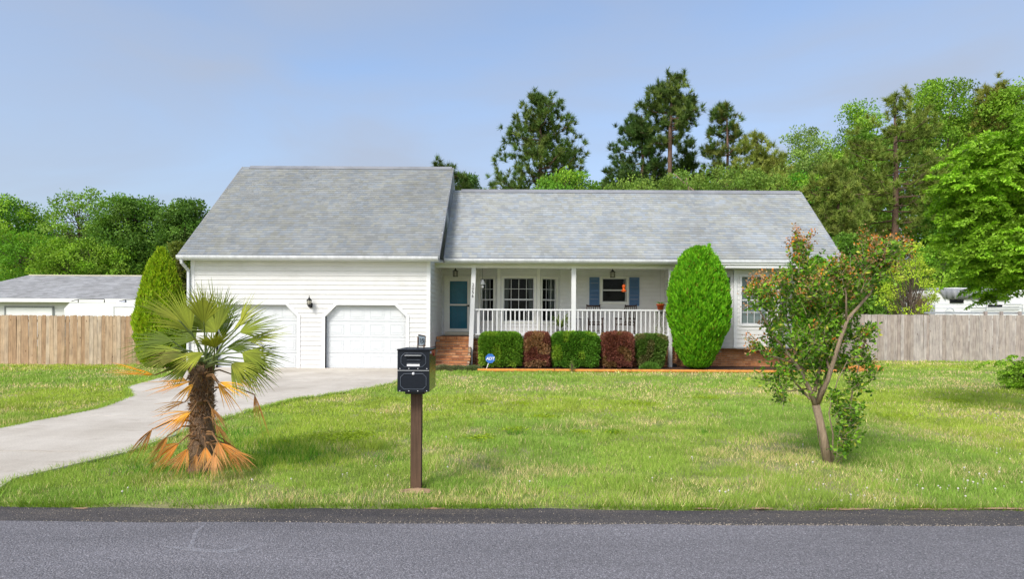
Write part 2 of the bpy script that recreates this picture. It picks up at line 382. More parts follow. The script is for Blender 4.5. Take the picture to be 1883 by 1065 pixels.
ribbon(mb, [gnd(380, 970), gnd(362, 985), gnd(357, 1000), gnd(352, 1016)], [.008, .012, .012, .018], 0.0225)
ribbon(mb, [gnd(300, 1012), gnd(352, 1018), gnd(400, 1022), gnd(440, 1020), gnd(458, 1010)], [.004, .026, .022, .03, .008], 0.0235)
tag(mb.build('road_scuff', s_.m), None, None, None, 'structure')

# driveway cut into slabs by narrow joints
DR = [(-2.5, 19.9), (-2.5, 19.0), (-2.8, 15.1), (-3.05, 13.8), (-3.49, 12.6), (-4.0, 11.4), (-4.15, 9.98), (-4.22, 8.97), (-4.13, 6.68), (-4.4, 5.52), (-4.1, 4.83),
      (-7.4, 4.83), (-6.8, 5.6), (-6.7, 8.2), (-6.72, 10.1), (-7.2, 11.8), (-8.4, 13.6), (-9.0, 16.0), (-9.4, 17.5), (-9.9, 19.9)]
def clip_band(poly, y0, y1):
    def clip(P, keep, yv):
        R = []
        for i in range(len(P)):
            a, b = P[i], P[(i+1) % len(P)]
            if keep(a[1]): R.append(a)
            if keep(a[1]) != keep(b[1]):
                t = (yv-a[1])/(b[1]-a[1]); R.append((a[0]+(b[0]-a[0])*t, yv))
        return R
    P = clip(poly, lambda y: y >= y0, y0)
    return clip(P, lambda y: y <= y1, y1) if P else P
drv = thing('driveway', 'pale concrete driveway curving from the road to the garage doors', None, (-5.5, 10, 0), None, 'structure')
for y0, y1 in ((4.83, 6.7), (6.722, 9.3), (9.322, 12.2), (12.225, 15.6), (15.625, 19.9)):
    P = clip_band(DR, y0, y1); MB().prism([(x, y, -0.05) for x, y in P], (0, 0, 0.085)).build('concrete_slab', M['concrete'], drv)
# planting bed
BED = [(-2.6, 19.15), (-1.0, 19.10), (8.3, 19.10), (10.2, 19.5), (11.6, 20.4), (11.6, 22), (5.6, 22), (-1.4, 21.45), (-1.4, 20.1), (-2.6, 20.1)]
MB().prism([(x, y, -0.02) for x, y in BED], (0, 0, 0.05)).build('mulch_bed', M['mulch'])
tag(bpy.data.objects['mulch_bed'], 'dark brown mulch under the hedges and the bay window', None, None, 'structure')

# ================================================================ THE HOUSE
HL = (0, 24, 0)
house = thing('house', 'white sided single storey house with grey shingle roof, double garage and railed porch', 'house', HL)

class Wall:
    """u along the wall, z up, t outward"""
    def __init__(s, p0, p1, flip=False):
        s.p0 = Vector((p0[0], p0[1], 0)); d = Vector((p1[0]-p0[0], p1[1]-p0[1], 0)); s.len = d.length; s.d = d.normalized()
        s.n = Vector((s.d.y, -s.d.x, 0))          # outward when walking left to right as seen from outside
    def P(s, u, z, t=0): return s.p0+s.d*u+s.n*t+Vector((0, 0, z))
def ulim(h, z):
    u0, u1, z0, z1, ch = h; i = max(0, z-(z1-ch)) if ch else 0; return u0+i, u1-i
def strips(W, z0, z1, holes, levels):
    lv = sorted({z0, z1}|{l for l in levels if z0 < l < z1}|{q for h in holes for q in (h[2], h[3], h[3]-h[4]) if z0 < q < z1})
    for za, zb in zip(lv, lv[1:]):
        if zb-za < 1e-4: continue
        hs = sorted([h for h in holes if h[2] < (za+zb)/2 < h[3]], key=lambda h: h[0]); a0 = a1 = 0.0
        for h in hs:
            b0, b1 = ulim(h, za+1e-6)[0], ulim(h, zb-1e-6)[0]
            if b0-a0 > 1e-3 or b1-a1 > 1e-3: yield za, zb, a0, b0, a1, b1
            a0, a1 = ulim(h, za+1e-6)[1], ulim(h, zb-1e-6)[1]
        if W.len-a0 > 1e-3: yield za, zb, a0, W.len, a1, W.len
def siding(W, z0, z1, holes=(), name='wall', lap=0.148, planks=True, thick=0.14):
    mb = MB()
    for za, zb, a0, b0, a1, b1 in strips(W, z0, z1, holes, []):
        mb.prism([W.P(a0, za, -thick), W.P(b0, za, -thick), W.P(b1, zb, -thick), W.P(a1, zb, -thick)], W.n*thick)
    wl = mb.build(name, M['vinyl'], house)
    if planks:
        off = rootloc(house); cz = z0; k = 0
        while cz < z1-0.01:
            for za, zb, a0, b0, a1, b1 in strips(W, cz, min(cz+lap, z1), holes, []):
                dp = 0.028 if W.p0.y > 22 else 0.018; ta = dp-(dp-.003)*(za-cz)/lap; tb = dp-(dp-.003)*(zb-cz)/lap
                m = MB(); g = (0.022 if W.p0.y > 22 else 0.005) if za == cz else 0.001
                if za == cz: ta += random.uniform(-0.001, 0.001)
                vs = [W.P(a0, za+g, 0.001), W.P(b0, za+g, 0.001), W.P(b0, za+g, ta), W.P(a0, za+g, ta), W.P(a1, zb, 0.001), W.P(b1, zb, 0.001), W.P(b1, zb, tb), W.P(a1, zb, tb)]
                m.add(vs, [(0, 1, 2, 3), (4, 7, 6, 5), (3, 2, 6, 7), (0, 4, 5, 1), (0, 3, 7, 4), (1, 5, 6, 2)])
                link('siding_plank', m.mesh('siding_plank', M['vinyl'], off), wl)
            cz += lap
    return wl
def wbox(mb, W, u0, u1, z0, z1, t0, t1, m=0):
    return mb.obox(W.P(u0, z0, t0), W.d*(u1-u0), W.n*(t1-t0), Vector((0, 0, z1-z0)), m)
def window(W, u0, u1, z0, z1, cols, rows, curtain=None, trim=0.07, sash=True, name='window', depth=0.5):
    """double-hung window: casing > panes, sash rails, muntins, curtains, dark room behind"""
    f = MB(); tm = trim
    wbox(f, W, u0-tm, u0, z0-tm, z1+tm, -0.10, 0.035); wbox(f, W, u1, u1+tm, z0-tm, z1+tm, -0.10, 0.035)
    wbox(f, W, u0+.001, u1-.001, z1, z1+tm, -0.10, 0.033); wbox(f, W, u0+.001, u1-.001, z0-tm, z0, -0.10, 0.045)
    o = f.build(name, M['liftedtrim'] if W.p0.y > 22 else M['trim'], house)  # porch windows get the trim copy with added brightness in its colour
    zm = (z0+z1)/2
    r = MB(); wbox(r, W, u0+.002, u1-.002, z0+.002, z1-.002, -depth, -depth+0.02)
    wbox(r, W, u0+.003, u1-.003, z0+.003, z0+.02, -depth+.02, -0.11)
    r.build('room', M['dark'], o)
    for a, b, tt in ((z0, zm, -0.055), (zm, z1, -0.035)):
        p = MB(); p.add([W.P(u0+.03, a+.03, tt), W.P(u1-.03, a+.03, tt), W.P(u1-.03, b-.02, tt), W.P(u0+.03, b-.02, tt)], [(0, 1, 2, 3)]); p.build('pane', M['glass'], o)
        s = MB(); wbox(s, W, u0+.002, u0+.03, a+.002, b-.002, tt-.02, tt+.012); wbox(s, W, u1-.03, u1-.002, a+.002, b-.002, tt-.02, tt+.012)
        wbox(s, W, u0+.03, u1-.03, a+.002, a+.03, tt-.019, tt+.011); wbox(s, W, u0+.03, u1-.03, b-.02, b-.002, tt-.019, tt+.011)
        s.build('sash', M['trim'], o)
        for c in range(1, cols):
            u = u0+(u1-u0)*c/cols; q = MB(); wbox(q, W, u-.008, u+.008, a+.03, b-.02, tt+.001, tt+.006); q.build('muntin', M['trim'], o)
        for c in range(1, rows):
            z = a+(b-a)*c/rows; q = MB(); wbox(q, W, u0+.03, u1-.03, z-.008, z+.008, tt+.0015, tt+.0055); q.build('muntin', M['trim'], o)
    if curtain == 'sides' or curtain == 'left' or curtain == 'right':
        for sd in (0, 1):
            if curtain == 'left' and sd or curtain == 'right' and not sd: continue
            c = MB(); n = 14; wd = (u1-u0)*(0.13 if curtain == 'sides' else 0.33); bs = []
            for i in range(n+1):
                u = (u0+.02+wd*i/n) if sd == 0 else (u1-.02-wd*i/n)
                bs.append((u, -0.16+0.02*math.sin(i*1.9)))
            vs = [W.P(u, z0+.03, t) for u, t in bs]+[W.P(u+(0.05 if sd == 0 else -0.05)*(i/n), z1-.02, t) for i, (u, t) in enumerate(bs)]
            c.add(vs, [(i, i+1, i+2+n, i+1+n) for i in range(n)]); c.build('curtain', M['curtain'], o)
    if curtain == 'blind':
        c = MB(); wbox(c, W, u0+.02, u1-.02, z0+.02, z1-.02, -0.15, -0.14); c.build('blind', M['blind'], o)
    return o
def part(name, mat_, fn, parent=None):
    m = MB(); fn(m); return m.build(name, mat_, parent or house)

# ---- garage block
GX0, GX1, GY = -10.15, -2.61, 19.8
Wg = Wall((GX0, GY), (GX1, GY))
doors = [(-9.47+0.11, -6.69-0.11), (-6.02+0.11, -3.24-0.11)]
DZ, CH = 2.03, 0.36
gh = [(a-GX0, b-GX0, -0.1, DZ, CH) for a, b in doors]
gh2 = gh+[(-3.24-GX0, Wg.len+1, -0.1, 0.70, 0)]
siding(Wg, 0.0, 3.50, gh2, 'garage_wall')
for a, b in doors:
    u0, u1 = a-GX0, b-GX0
    # trim following the clipped corners
    t = MB(); tw = 0.10
    outer = [(u0-tw, 0.0), (u0-tw, DZ-CH+0.04), (u0+CH-0.04, DZ+tw), (u1-CH+0.04, DZ+tw), (u1+tw, DZ-CH+0.04), (u1+tw, 0.0)]
    inner = [(u0, 0.0), (u0, DZ-CH), (u0+CH, DZ), (u1-CH, DZ), (u1, DZ-CH), (u1, 0.0)]
    for i in range(5):
        t.prism([Wg.P(outer[i][0], outer[i][1], -0.12), Wg.P(outer[i+1][0], outer[i+1][1], -0.12), Wg.P(inner[i+1][0], inner[i+1][1], -0.12), Wg.P(inner[i][0], inner[i][1], -0.12)], Wg.n*0.15)
    t.build('garage_door_trim', M['trim'], house)
    gd = MB(); wbox(gd, Wg, u0-.05, u1+.05, 0.0, DZ+0.05, -0.20, -0.165); g = gd.build('garage_door', M['garagedoor'], house)
    nh, nr = 4, 4; sh = DZ/nr; pw = (u1-u0)/nh
    for r_ in range(nr):
        s = MB(); wbox(s, Wg, u0+.004, u1-.004, r_*sh+.004, (r_+1)*sh-.006, -0.164, -0.135); s.build('door_section', M['garagedoor'], g)
        for c in range(nh):
            p = MB(); ua, ub, za, zb = u0+c*pw+.09, u0+(c+1)*pw-.09, r_*sh+.09, (r_+1)*sh-.09
            for q in ((ua, ub, za, za+.022), (ua, ub, zb-.022, zb), (ua, ua+.022, za+.022, zb-.022), (ub-.022, ub, za+.022, zb-.022)): wbox(p, Wg, *q, -0.134, -0.127)
            wbox(p, Wg, ua+.06, ub-.06, za+.06, zb-.06, -0.134, -0.128); p.build('raised_panel', M['garagedoor'], g)
    s = MB(); wbox(s, Wg, u0, u1, 0.002, 0.035, -0.134, -0.11); s.build('weather_strip', M['curtain'], g)
part('corner_post', M['trim'], lambda m: m.box(GX1-0.10, GX1+0.022, GY-0.022, GY+0.10, 0.70, 3.50))
part('corner_post', M['trim'], lambda m: m.box(GX0-0.022, GX0+0.10, GY-0.0225, GY+0.10, 0.0, 3.50))
# return wall facing the porch, other hidden walls
siding(Wall((GX1, GY), (GX1, 23.2)), 0.70, 3.50, [], 'garage_side_wall')
siding(Wall((GX0, 28.3), (GX0, GY+.14)), 0.0, 3.50, [], 'left_gable_wall', planks=False)
siding(Wall((GX1, 28.3), (GX0, 28.3)), 0.0, 3.5, [], 'garage_rear_wall', planks=False)
part('foundation', M['mortar'], lambda m: (m.box(-3.24+.0, GX1, GY+0.004, GY+0.14, 0, 0.70), m.box(GX1-0.14, GX1-.004, GY+0.14, 23.2, 0, 0.70)))

# brick helpers -------------------------------------------------
def brick_mesh(l, h, d):
    m = MB(); b = 0.004
    m.box(-l/2, l/2, 0, d, 0, h); me = m.mesh('brick', M['brick']); return me
BR = {'s': brick_mesh(0.195, 0.060, 0.05), 'h': brick_mesh(0.092, 0.060, 0.05), 'r': brick_mesh(0.062, 0.10, 0.05)}
def lay(parent, W, u0, u1, z, kind='s', t=0.012, off=0, skip=None):
    """lay one course of separate bricks on a face"""
    L = {'s': 0.205, 'h': 0.102, 'r': 0.072}[kind]; hl = rootloc(parent); u = u0+L/2-off
    ang = math.atan2(W.d.y, W.d.x)
    while u < u1-L*0.3:
        if u-L*.5 > u0-L*0.3 and not (skip and skip(u, z)):
            p = W.P(u, z, t)-hl
            link('brick', BR[kind], parent, p, (0, 0, ang))
        u += L
def brick_run(parent, W, u0, u1, z0, z1, t=0.012, name='brick_run'):
    V = []; C = []; pal = np.array([(0.28, .12, .06), (.52, .22, .09), (.6, .28, .12), (.42, .18, .085), (.64, .34, .17)])
    z = z0; k = 0
    while z+0.06 < z1+.01:
        u = u0-(0.1 if k % 2 else 0)
        while u < u1:
            a, b = max(u, u0), min(u+0.195, u1)
            if b-a > 0.03:
                V += [[W.P(a, z, t), W.P(b, z, t), W.P(b, z+.06, t), W.P(a, z+.06, t), W.P(a, z, 0), W.P(b, z, 0), W.P(b, z+.06, 0), W.P(a, z+.06, 0)]]
                C += [pal[random.randrange(5)]]*8
            u += 0.205
        z += 0.072; k += 1
    V = np.array(V).reshape(-1, 3); n = len(V)//8
    fs = np.array([(0, 1, 2, 3), (4, 5, 1, 0), (3, 2, 6, 7), (0, 3, 7, 4), (1, 5, 6, 2)])
    FI = (fs[None]+np.arange(n)[:, None, None]*8).reshape(-1, 4)
    o = npmesh(name, V, FI, M['brickrun'], np.array(C), parent); o['kind'] = 'stuff'; return o

# ---- porch floor, steps, brick fronts
PF = 1.02
WX0, WX1, WY = 5.66, 10.8, 21.8        # right wing
pf = part('porch_foundation', M['mortar'], lambda m: (m.box(-1.38, WX0, 21.42, 21.56, 0, PF-0.03), m.box(GX1, WX0, 21.56, 23.2, 0.5, PF-.002)))
brick_run(pf, Wall((-1.38, 21.42), (WX0, 21.42)), 0, WX0+1.38, 0.01, PF-0.03)
part('porch_floor', plain('porch_concrete', (0.58, 0.56, 0.53), 0.8, 0.2, 3), lambda m: m.box(-1.38, WX0, 21.30, 23.18, PF-.03, PF+.03))
TREAD = plain('brick_tread', (0.40, 0.17, 0.09), 0.9, 0.45, 12)
steps = part('steps', M['mortar'], lambda m: [m.box(GX1+.03, -1.38, 20.12+0.26*k, 21.56, 0.17*k, 0.17*(k+1)-.006) for k in range(6)])
for k in range(6):
    Ws = Wall((GX1+.03, 20.12+0.26*k), (-1.38, 20.12+0.26*k))
    lay(steps, Ws, 0, Ws.len, 0.17*k+0.010, 's', 0.010, 0.1 if k % 2 else 0)
    if k == 5: lay(steps, Ws, 0, Ws.len, 0.17*k+0.072, 'r', 0.028)
    else: lay(steps, Ws, 0, Ws.len, 0.17*k+0.098, 'h' if k >= 3 else 's', 0.026, 0 if k % 2 else 0.1)
    # treads
    for j in range(1):
        m = MB(); m.box(GX1+.03, -1.38, 20.12+0.26*k-0.02, 20.12+0.26*(k+1)+(0 if k < 5 else 1.6), 0.17*(k+1)-.005, 0.17*(k+1)+.002)
        m.build('tread', TREAD, steps)
# white skirt to the right of the steps (side of the lowest treads)
wf = part('wing_foundation', M['mortar'], lambda m: (m.box(WX0-.1, WX1, WY+.01, WY+.15, 0, 0.72), m.box(WX0-.1, WX0+.04, WY+.15, 23, 0, 0.72)))
vent = (1.20, 1.60)
Wf = Wall((WX0-.1, WY+.01), (WX1, WY+.01))
for k in range(10):
    lay(wf, Wf, 0, Wf.len, 0.004+0.072*k, 's', 0.012, 0.1 if k % 2 else 0, lambda u, z: vent[0]-.06 < u < vent[1]+.06 and z > 0.46)
vt = MB(); wbox(vt, Wf, vent[0]-.02, vent[1]+.02, 0.50, 0.70, 0.0, 0.02)
v_ = vt.build('foundation_vent', M['gutter'], house)
for i in range(7):
    q = MB(); a = vent[0]+i*0.057; wbox(q, Wf, a, a+.022, 0.52, 0.68, 0.021, 0.028); q.build('vent_bar', M['black'], v_)

# ---- porch walls with the walk-in bay
HY = 23.2; ZT = 3.50
D0 = Wall((GX1, HY), (-1.24, HY)); siding(D0, PF+.03, ZT, [(0.16, 1.09, 0.9, 3.19, 0)], 'door_wall')
# porch bay
bay = [(-1.24, HY), (-0.485, 22.75), (0.96, 22.75), (1.78, HY)]
bz0, bz1 = 1.57, 3.14
Wa, Wb, Wc = Wall(bay[0], bay[1]), Wall(bay[1], bay[2]), Wall(bay[2], bay[3])
ha = [(0.10, 0.66, bz0, bz1, 0)]; hb = [(0.17, 1.28, bz0, bz1, 0)]; hc = [(0.15, 0.75, bz0, bz1, 0)]
for W_, h_ in ((Wa, ha), (Wb, hb), (Wc, hc)):
    siding(W_, PF+.03, ZT, h_, 'bay_wall')
window(Wa, *ha[0][:4], 3, 2, 'left', name='window'); window(Wb, *hb[0][:4], 4, 2, 'sides'); window(Wc, *hc[0][:4], 3, 2, 'right')
for p in (bay[1], bay[2]):
    part('corner_post', M['liftedtrim'], lambda m: m.box(p[0]-.055, p[0]+.055, p[1]-.04, p[1]+.05, PF+.03, ZT))
W4 = Wall((1.78, HY), (WX0, HY)); kw = (3.34-1.78, 4.24-1.78, 2.30, 3.18, 0)
siding(W4, PF+.03, ZT, [kw], 'porch_wall'); window(W4, *kw[:4], 1, 1, None, name='window')
for a in (2.86, 4.34):
    u = a-1.78; s = MB()
    for q in ((u, u+.04, 2.16, 3.22), (u+.33, u+.37, 2.16, 3.22), (u+.04, u+.33, 3.16, 3.22), (u+.04, u+.33, 2.68, 2.74), (u+.04, u+.33, 2.16, 2.22)): wbox(s, W4, *q, 0.019, 0.045)
    wbox(s, W4, u+.04, u+.33, 2.22, 3.16, 0.019, 0.026); sh = s.build('shutter', M['shutter'], house)
    for i in range(22):
        zz = 2.235+i*0.0215 if i < 20 else None
        for z_ in ((2.235+i*0.0205), (2.755+i*0.0185)):
            q = MB(); q.obox(W4.P(u+.042, z_, 0.027), W4.d*0.286, W4.n*0.010-Vector((0, 0, 0.006)), Vector((0, 0, 0.006))); q.build('louvre', M['shutter'], sh)
siding(Wall((WX0, HY), (WX0, WY)), PF+.03, ZT, [], 'porch_end_wall') if False else None
# wall at the right end of the porch faces left
We = Wall((WX0, HY), (WX0, WY)); We.n = Vector((-1, 0, 0)); siding(We, 0.72, ZT, [], 'porch_end_wall')
# porch ceiling
part('porch_ceiling', M['liftedtrim'], lambda m: m.box(GX1, WX0, 21.32, 23.2, ZT, ZT+.03))

# ---- storm door
dw = D0; u0, u1 = 0.20, 1.05; z0, z1 = 1.12, 3.15
fr = MB()
for q in ((u0-.10, u0, z0-.02, z1+.09), (u1, u1+.10, z0-.02, z1+.09), (u0, u1, z1, z1+.09)): wbox(fr, dw, *q, -0.14, 0.05)
fr.build('door_frame', M['liftedtrim'], house)
part('door_sill', M['cream'], lambda m: wbox(m, dw, u0-.06, u1+.06, z0-.07, z0+.05, 0.0, 0.10))
sd = MB()
for q in ((u0+.003, u0+.10, z0+.06, z1-.004), (u1-.10, u1-.003, z0+.06, z1-.004), (u0+.10, u1-.10, z1-.10, z1-.004), (u0+.10, u1-.10, 2.14, 2.20), (u0+.10, u1-.10, z0+.06, z0+.17)): wbox(sd, dw, *q, 0.0, 0.035)
st = sd.build('storm_door', M['liftedtrim'], house)
for a, b in ((z0+.17, 2.14), (2.20, z1-.10)):
    q = MB(); q.add([dw.P(u0+.10, a, .015), dw.P(u1-.10, a, .015), dw.P(u1-.10, b, .015), dw.P(u0+.10, b, .015)], [(0, 1, 2, 3)]); q.build('pane', M['glass'], st)
q = MB(); wbox(q, dw, u1-.085, u1-.03, 2.10, 2.17, 0.036, 0.06); q.obox(dw.P(u1-.13, 2.13, 0.06), dw.d*0.10, dw.n*0.02, Vector((0, 0, 0.02))); q.build('handle', M['black'], st)
ed = MB(); wbox(ed, dw, u0+.003, u1-.003, z0, z1, -0.12, -0.075); e_ = ed.build('entry_door', M['blue'], house)
for a, b, c, d in ((.14, .38, 1.3, 2.0), (.47, .71, 1.3, 2.0), (.14, .38, 2.22, 2.75), (.47, .71, 2.22, 2.75)):
    q = MB()
    for k in ((u0+a, u0+b, c, c+.02), (u0+a, u0+b, d-.02, d), (u0+a, u0+a+.02, c+.02, d-.02), (u0+b-.02, u0+b, c+.02, d-.02)): wbox(q, dw, *k, -0.0745, -0.06)
    q.build('raised_panel', M['blue'], e_)

# ---- right wing with its bay
Ww = Wall((WX0, WY), (WX1, WY)); siding(Wall((WX0, WY), (6.85, WY)), 0.72, ZT, [], 'wing_wall'); siding(Wall((9.75, WY), (WX1, WY)), 0.72, ZT, [], 'wing_wall')
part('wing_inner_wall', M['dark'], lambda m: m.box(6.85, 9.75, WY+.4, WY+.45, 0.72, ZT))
siding(Wall((WX1, WY+.14), (WX1, 26)), 0.72, ZT, [], 'right_gable_wall', planks=False)
siding(Wall((WX1, 26.2), (GX1, 26.2)), 0.0, ZT, [], 'rear_wall', planks=False)
b2 = [(6.85, WY), (7.60, 21.33), (9.02, 21.33), (9.75, WY)]
W1, W2, W3 = Wall(b2[0], b2[1]), Wall(b2[1], b2[2]), Wall(b2[2], b2[3])
h1 = [(0.12, 0.74, 1.50, 3.12, 0)]; h2 = [(0.22, 1.14, 1.50, 3.12, 0)]; h3 = [(0.13, 0.73, 1.50, 3.12, 0)]
for W_, h_ in ((W1, h1), (W2, h2), (W3, h3)): siding(W_, 0.70, 3.36, h_, 'bay_wall', thick=0.1)
window(W1, *h1[0][:4], 3, 2, 'sides', depth=.3); window(W2, *h2[0][:4], 4, 2, 'blind', depth=.3); window(W3, *h3[0][:4], 3, 2, 'sides', depth=.3)
for p in (b2[1], b2[2]):
    part('corner_post', M['trim'], lambda m: m.box(p[0]-.055, p[0]+.055, p[1]-.045, p[1]+.05, 0.69, 3.36))
part('bay_floor', M['trim'], lambda m: m.prism([(6.85, WY, 0.66), (7.60, 21.345, 0.66), (9.02, 21.345, 0.66), (9.75, WY, 0.66)], (0, 0, 0.038)))
part('bay_soffit', M['trim'], lambda m: m.box(5.8, WX1, 20.86, WY+.1, 3.36, 3.39))
part('corner_post', M['trim'], lambda m: m.box(WX1-.1, WX1+.022, WY-.022, WY+.1, 0.72, ZT))
part('corner_post', M['trim'], lambda m: m.box(WX0-.022, WX0+.09, WY-.022, WY+.09, 0.72, ZT))

# ---- roofs
def roof(name, x0, x1, ye, ze, yr, zr, tint_mat, seedv, col0, eave_h=0.13, back=True, lip=0.0):
    sl = Vector((0, yr-ye, zr-ze)); L = sl.length; v = sl.normalized(); nrm = Vector((0, -v.z, v.y))
    m = MB(); th = 0.10
    m.prism([Vector((x0, ye, ze))-nrm*(th+.006), Vector((x1, ye, ze))-nrm*(th+.006), Vector((x1, yr, zr))-nrm*(th+.006), Vector((x0, yr, zr))-nrm*(th+.006)], nrm*th)
    yb = 2*yr-ye
    m.prism([Vector((x0, yb, ze-.12)), Vector((x1, yb, ze-.12)), Vector((x1, yr+.01, zr-.12)), Vector((x0, yr+.01, zr-.12))], Vector((0, 0, 0.11)))
    r = m.build(name, M['gutter'], house)
    expo = 0.142; rows = int(L/expo); R = random.Random(seedv); V = []; C = []
    for k in range(rows+1):
        s0, s1 = k*expo, min((k+1)*expo+.01, L)
        if s1-s0 < .03: break
        x = x0-R.uniform(0.02, 0.28)
        while x < x1:
            wd = R.choice((0.12, 0.16, 0.2, 0.25)); a, b = max(x, x0), min(x+wd, x1); x += wd
            if b-a < 0.02: continue
            h0 = 0.012+R.uniform(0, .007); P0 = Vector((0, ye, ze))+v*s0; P1 = Vector((0, ye, ze))+v*s1
            lo = P0+nrm*h0; hi = P1+nrm*0.001; bt = P0-nrm*.004
            V += [(a, lo.y, lo.z), (b, lo.y, lo.z), (b, hi.y, hi.z), (a, hi.y, hi.z), (a, bt.y, bt.z), (b, bt.y, bt.z)]
            t = R.random(); base = Vector(col0)*R.uniform(0.87, 1.08)
            if t < .25: base = Vector((base.x*1.04, base.y*1.02, base.z*0.95))
            elif t > .72: base = Vector((base.x*0.95, base.y*0.99, base.z*1.06))
            C += [tuple(base)]*6
    n = len(V)//6; fs = np.array([(0, 1, 2, 3), (4, 5, 1, 0)])
    FI = (fs[None]+np.arange(n)[:, None, None]*6).reshape(-1, 4)
    o = npmesh('shingles', V, FI, tint_mat, np.array(C), r); o['kind'] = 'stuff'
    rc = MB(); rc.prism([(x0+.3, yr-.16, zr-.14*sl.z/sl.y+.02), (x0+.3, yr, zr+.045), (x0+.3, yr+.16, zr-.14*sl.z/sl.y+.02)], (x1-x0-.35, 0, 0)); rc.build('ridge_cap', M['tarp'], r)
    # rake boards
    for xx, dx in ((x0, -.025), (x1, .025)):
        q = MB(); q.prism([(xx, ye, ze-.16), (xx, yr, zr-.16), (xx, yr, zr+.004), (xx, ye, ze+.004)], (dx, 0, 0)); q.build('rake_board', M['tarp'], r)
    return r
GR = roof('garage_roof', -10.385, -2.29, 19.42, 3.57, 24.04, 7.47, M['shingle1'], 3, (0.36, 0.38, 0.388))
MR = roof('main_roof', -2.262, 11.02, 20.78, 3.665, 23.93, 6.585, M['shingle2'], 5, (0.40, 0.42, 0.432))
part('right_gable', M['vinyl'], lambda m: (m.prism([(WX1, 21.9, ZT), (WX1, 26.0, ZT), (WX1, 23.93, 6.3)], (-.1, 0, 0))))
part('garage_gable', M['vinyl'], lambda m: m.prism([(GX1, 20.0, ZT), (GX1, 28.0, ZT), (GX1, 24.04, 7.25)], (-.1, 0, 0)))
part('garage_gable', M['vinyl'], lambda m: m.prism([(GX0+.1, 20.0, ZT), (GX0+.1, 28.0, ZT), (GX0+.1, 24.04, 7.25)], (-.1, 0, 0)))
# fascia, gutters, soffits
def gutter(x0, x1, y, z, h=0.11):
    def f(m):
        pr = [(0, 0), (-.085, 0), (-.115, .05), (-.115, h), (-.10, h), (-.10, .055), (-.075, .012), (0, .012)]
        m.prism([(x0, y+a, z+b) for a, b in pr], (x1-x0, 0, 0)); m.box(x0, x0+.006, y-.11, y, z+.01, z+h-.005); m.box(x1-.006, x1, y-.11, y, z+.01, z+h-.005)
    part('gutter', M['gutter'], f)
part('fascia', M['trim'], lambda m: m.box(-10.385, -2.30, 19.44, 19.47, 3.40, 3.545))
gutter(-10.40, -2.31, 19.438, 3.435)
part('soffit', M['liftedtrim'], lambda m: m.box(-10.38, -2.31, 19.472, 19.80, 3.44, 3.46))
part('fascia', M['trim'], lambda m: m.box(-2.25, 11.02, 20.80, 20.83, 3.48, 3.635))
gutter(-2.255, 5.75, 20.798, 3.515)
part('frieze', M['trim'], lambda m: m.box(5.78, 11.02, 20.84, 20.87, 3.37, 3.60))
part('roof_edge_trim', M['gutter'], lambda m: m.box(5.78, 11.03, 20.765, 20.797, 3.55, 3.64))
# porch beam faced with vertical soffit strips
beam = part('porch_beam', M['liftedtrim'], lambda m: m.box(GX1+.001, WX0+.1, 21.12, 21.31, 3.36, 3.62))
part('soffit', M['liftedtrim'], lambda m: m.box(GX1, WX0+.12, 20.84, 21.118, 3.50, 3.52))
rib = MB(); rib.box(-.006, .006, -.008, 0, 0, 0.20); rm = rib.mesh('soffit_rib', M['liftedtrim'])
for i in range(80):
    link('soffit_rib', rm, beam, Vector((GX1+.06+i*0.102, 21.119, 3.385))-Vector(HL))
# posts
def post(x, lean=0.0, z0=0.0, s=0.074):
    def f(m):
        b = [(-s, -s), (s, -s), (s, s), (-s, s)]
        m.add([(x+lean+a, 21.2+c, z0) for a, c in b]+[(x+a, 21.2+c, 3.36) for a, c in b], [(3, 2, 1, 0), (4, 5, 6, 7), (0, 1, 5, 4), (1, 2, 6, 5), (2, 3, 7, 6), (3, 0, 4, 7)])
    return part('porch_post', M['trim'], f)
p1 = post(-1.30, -0.11); post(2.08, 0, 0.0); post(5.36, 0, 0.0, 0.06)
for i, ch in enumerate('2056'):
    cu = bpy.data.curves.new('digit', 'FONT'); cu.body = ch; cu.size = 0.145; cu.extrude = 0.004; cu.align_x = 'CENTER'
    to = bpy.data.objects.new('tmp', cu); COL.objects.link(to); bpy.context.view_layer.update()
    me = bpy.data.meshes.new_from_object(to); bpy.data.objects.remove(to); me.materials.clear(); me.materials.append(M['black'])
    zz = 2.74-i*0.128; xx = -1.30-0.11*(3.36-zz)/3.36
    link('house_number', me, p1, Vector((xx, 21.2-.080, zz))-Vector(HL), (math.pi/2, 0, 0))
# railing
rl = part('railing', M['trim'], lambda m: (m.box(-1.24, 5.36, 21.165, 21.235, 1.925, 1.975), m.box(-1.24, 5.36, 21.175, 21.225, 1.09, 1.13)))
bm_ = MB(); bm_.box(-.019, .019, -.019, .019, 0, 0.795); bme = bm_.mesh('baluster', M['trim'])
x = -1.12
while x < 5.3:
    if abs(x-2.08) > 0.1: link('baluster', bme, rl, Vector((x, 21.2, 1.13))-Vector(HL))
    x += 0.1525
part('porch_post', M['trim'], lambda m: m.box(-1.19, -1.09, 21.25, 21.35, PF+.03, 1.92))
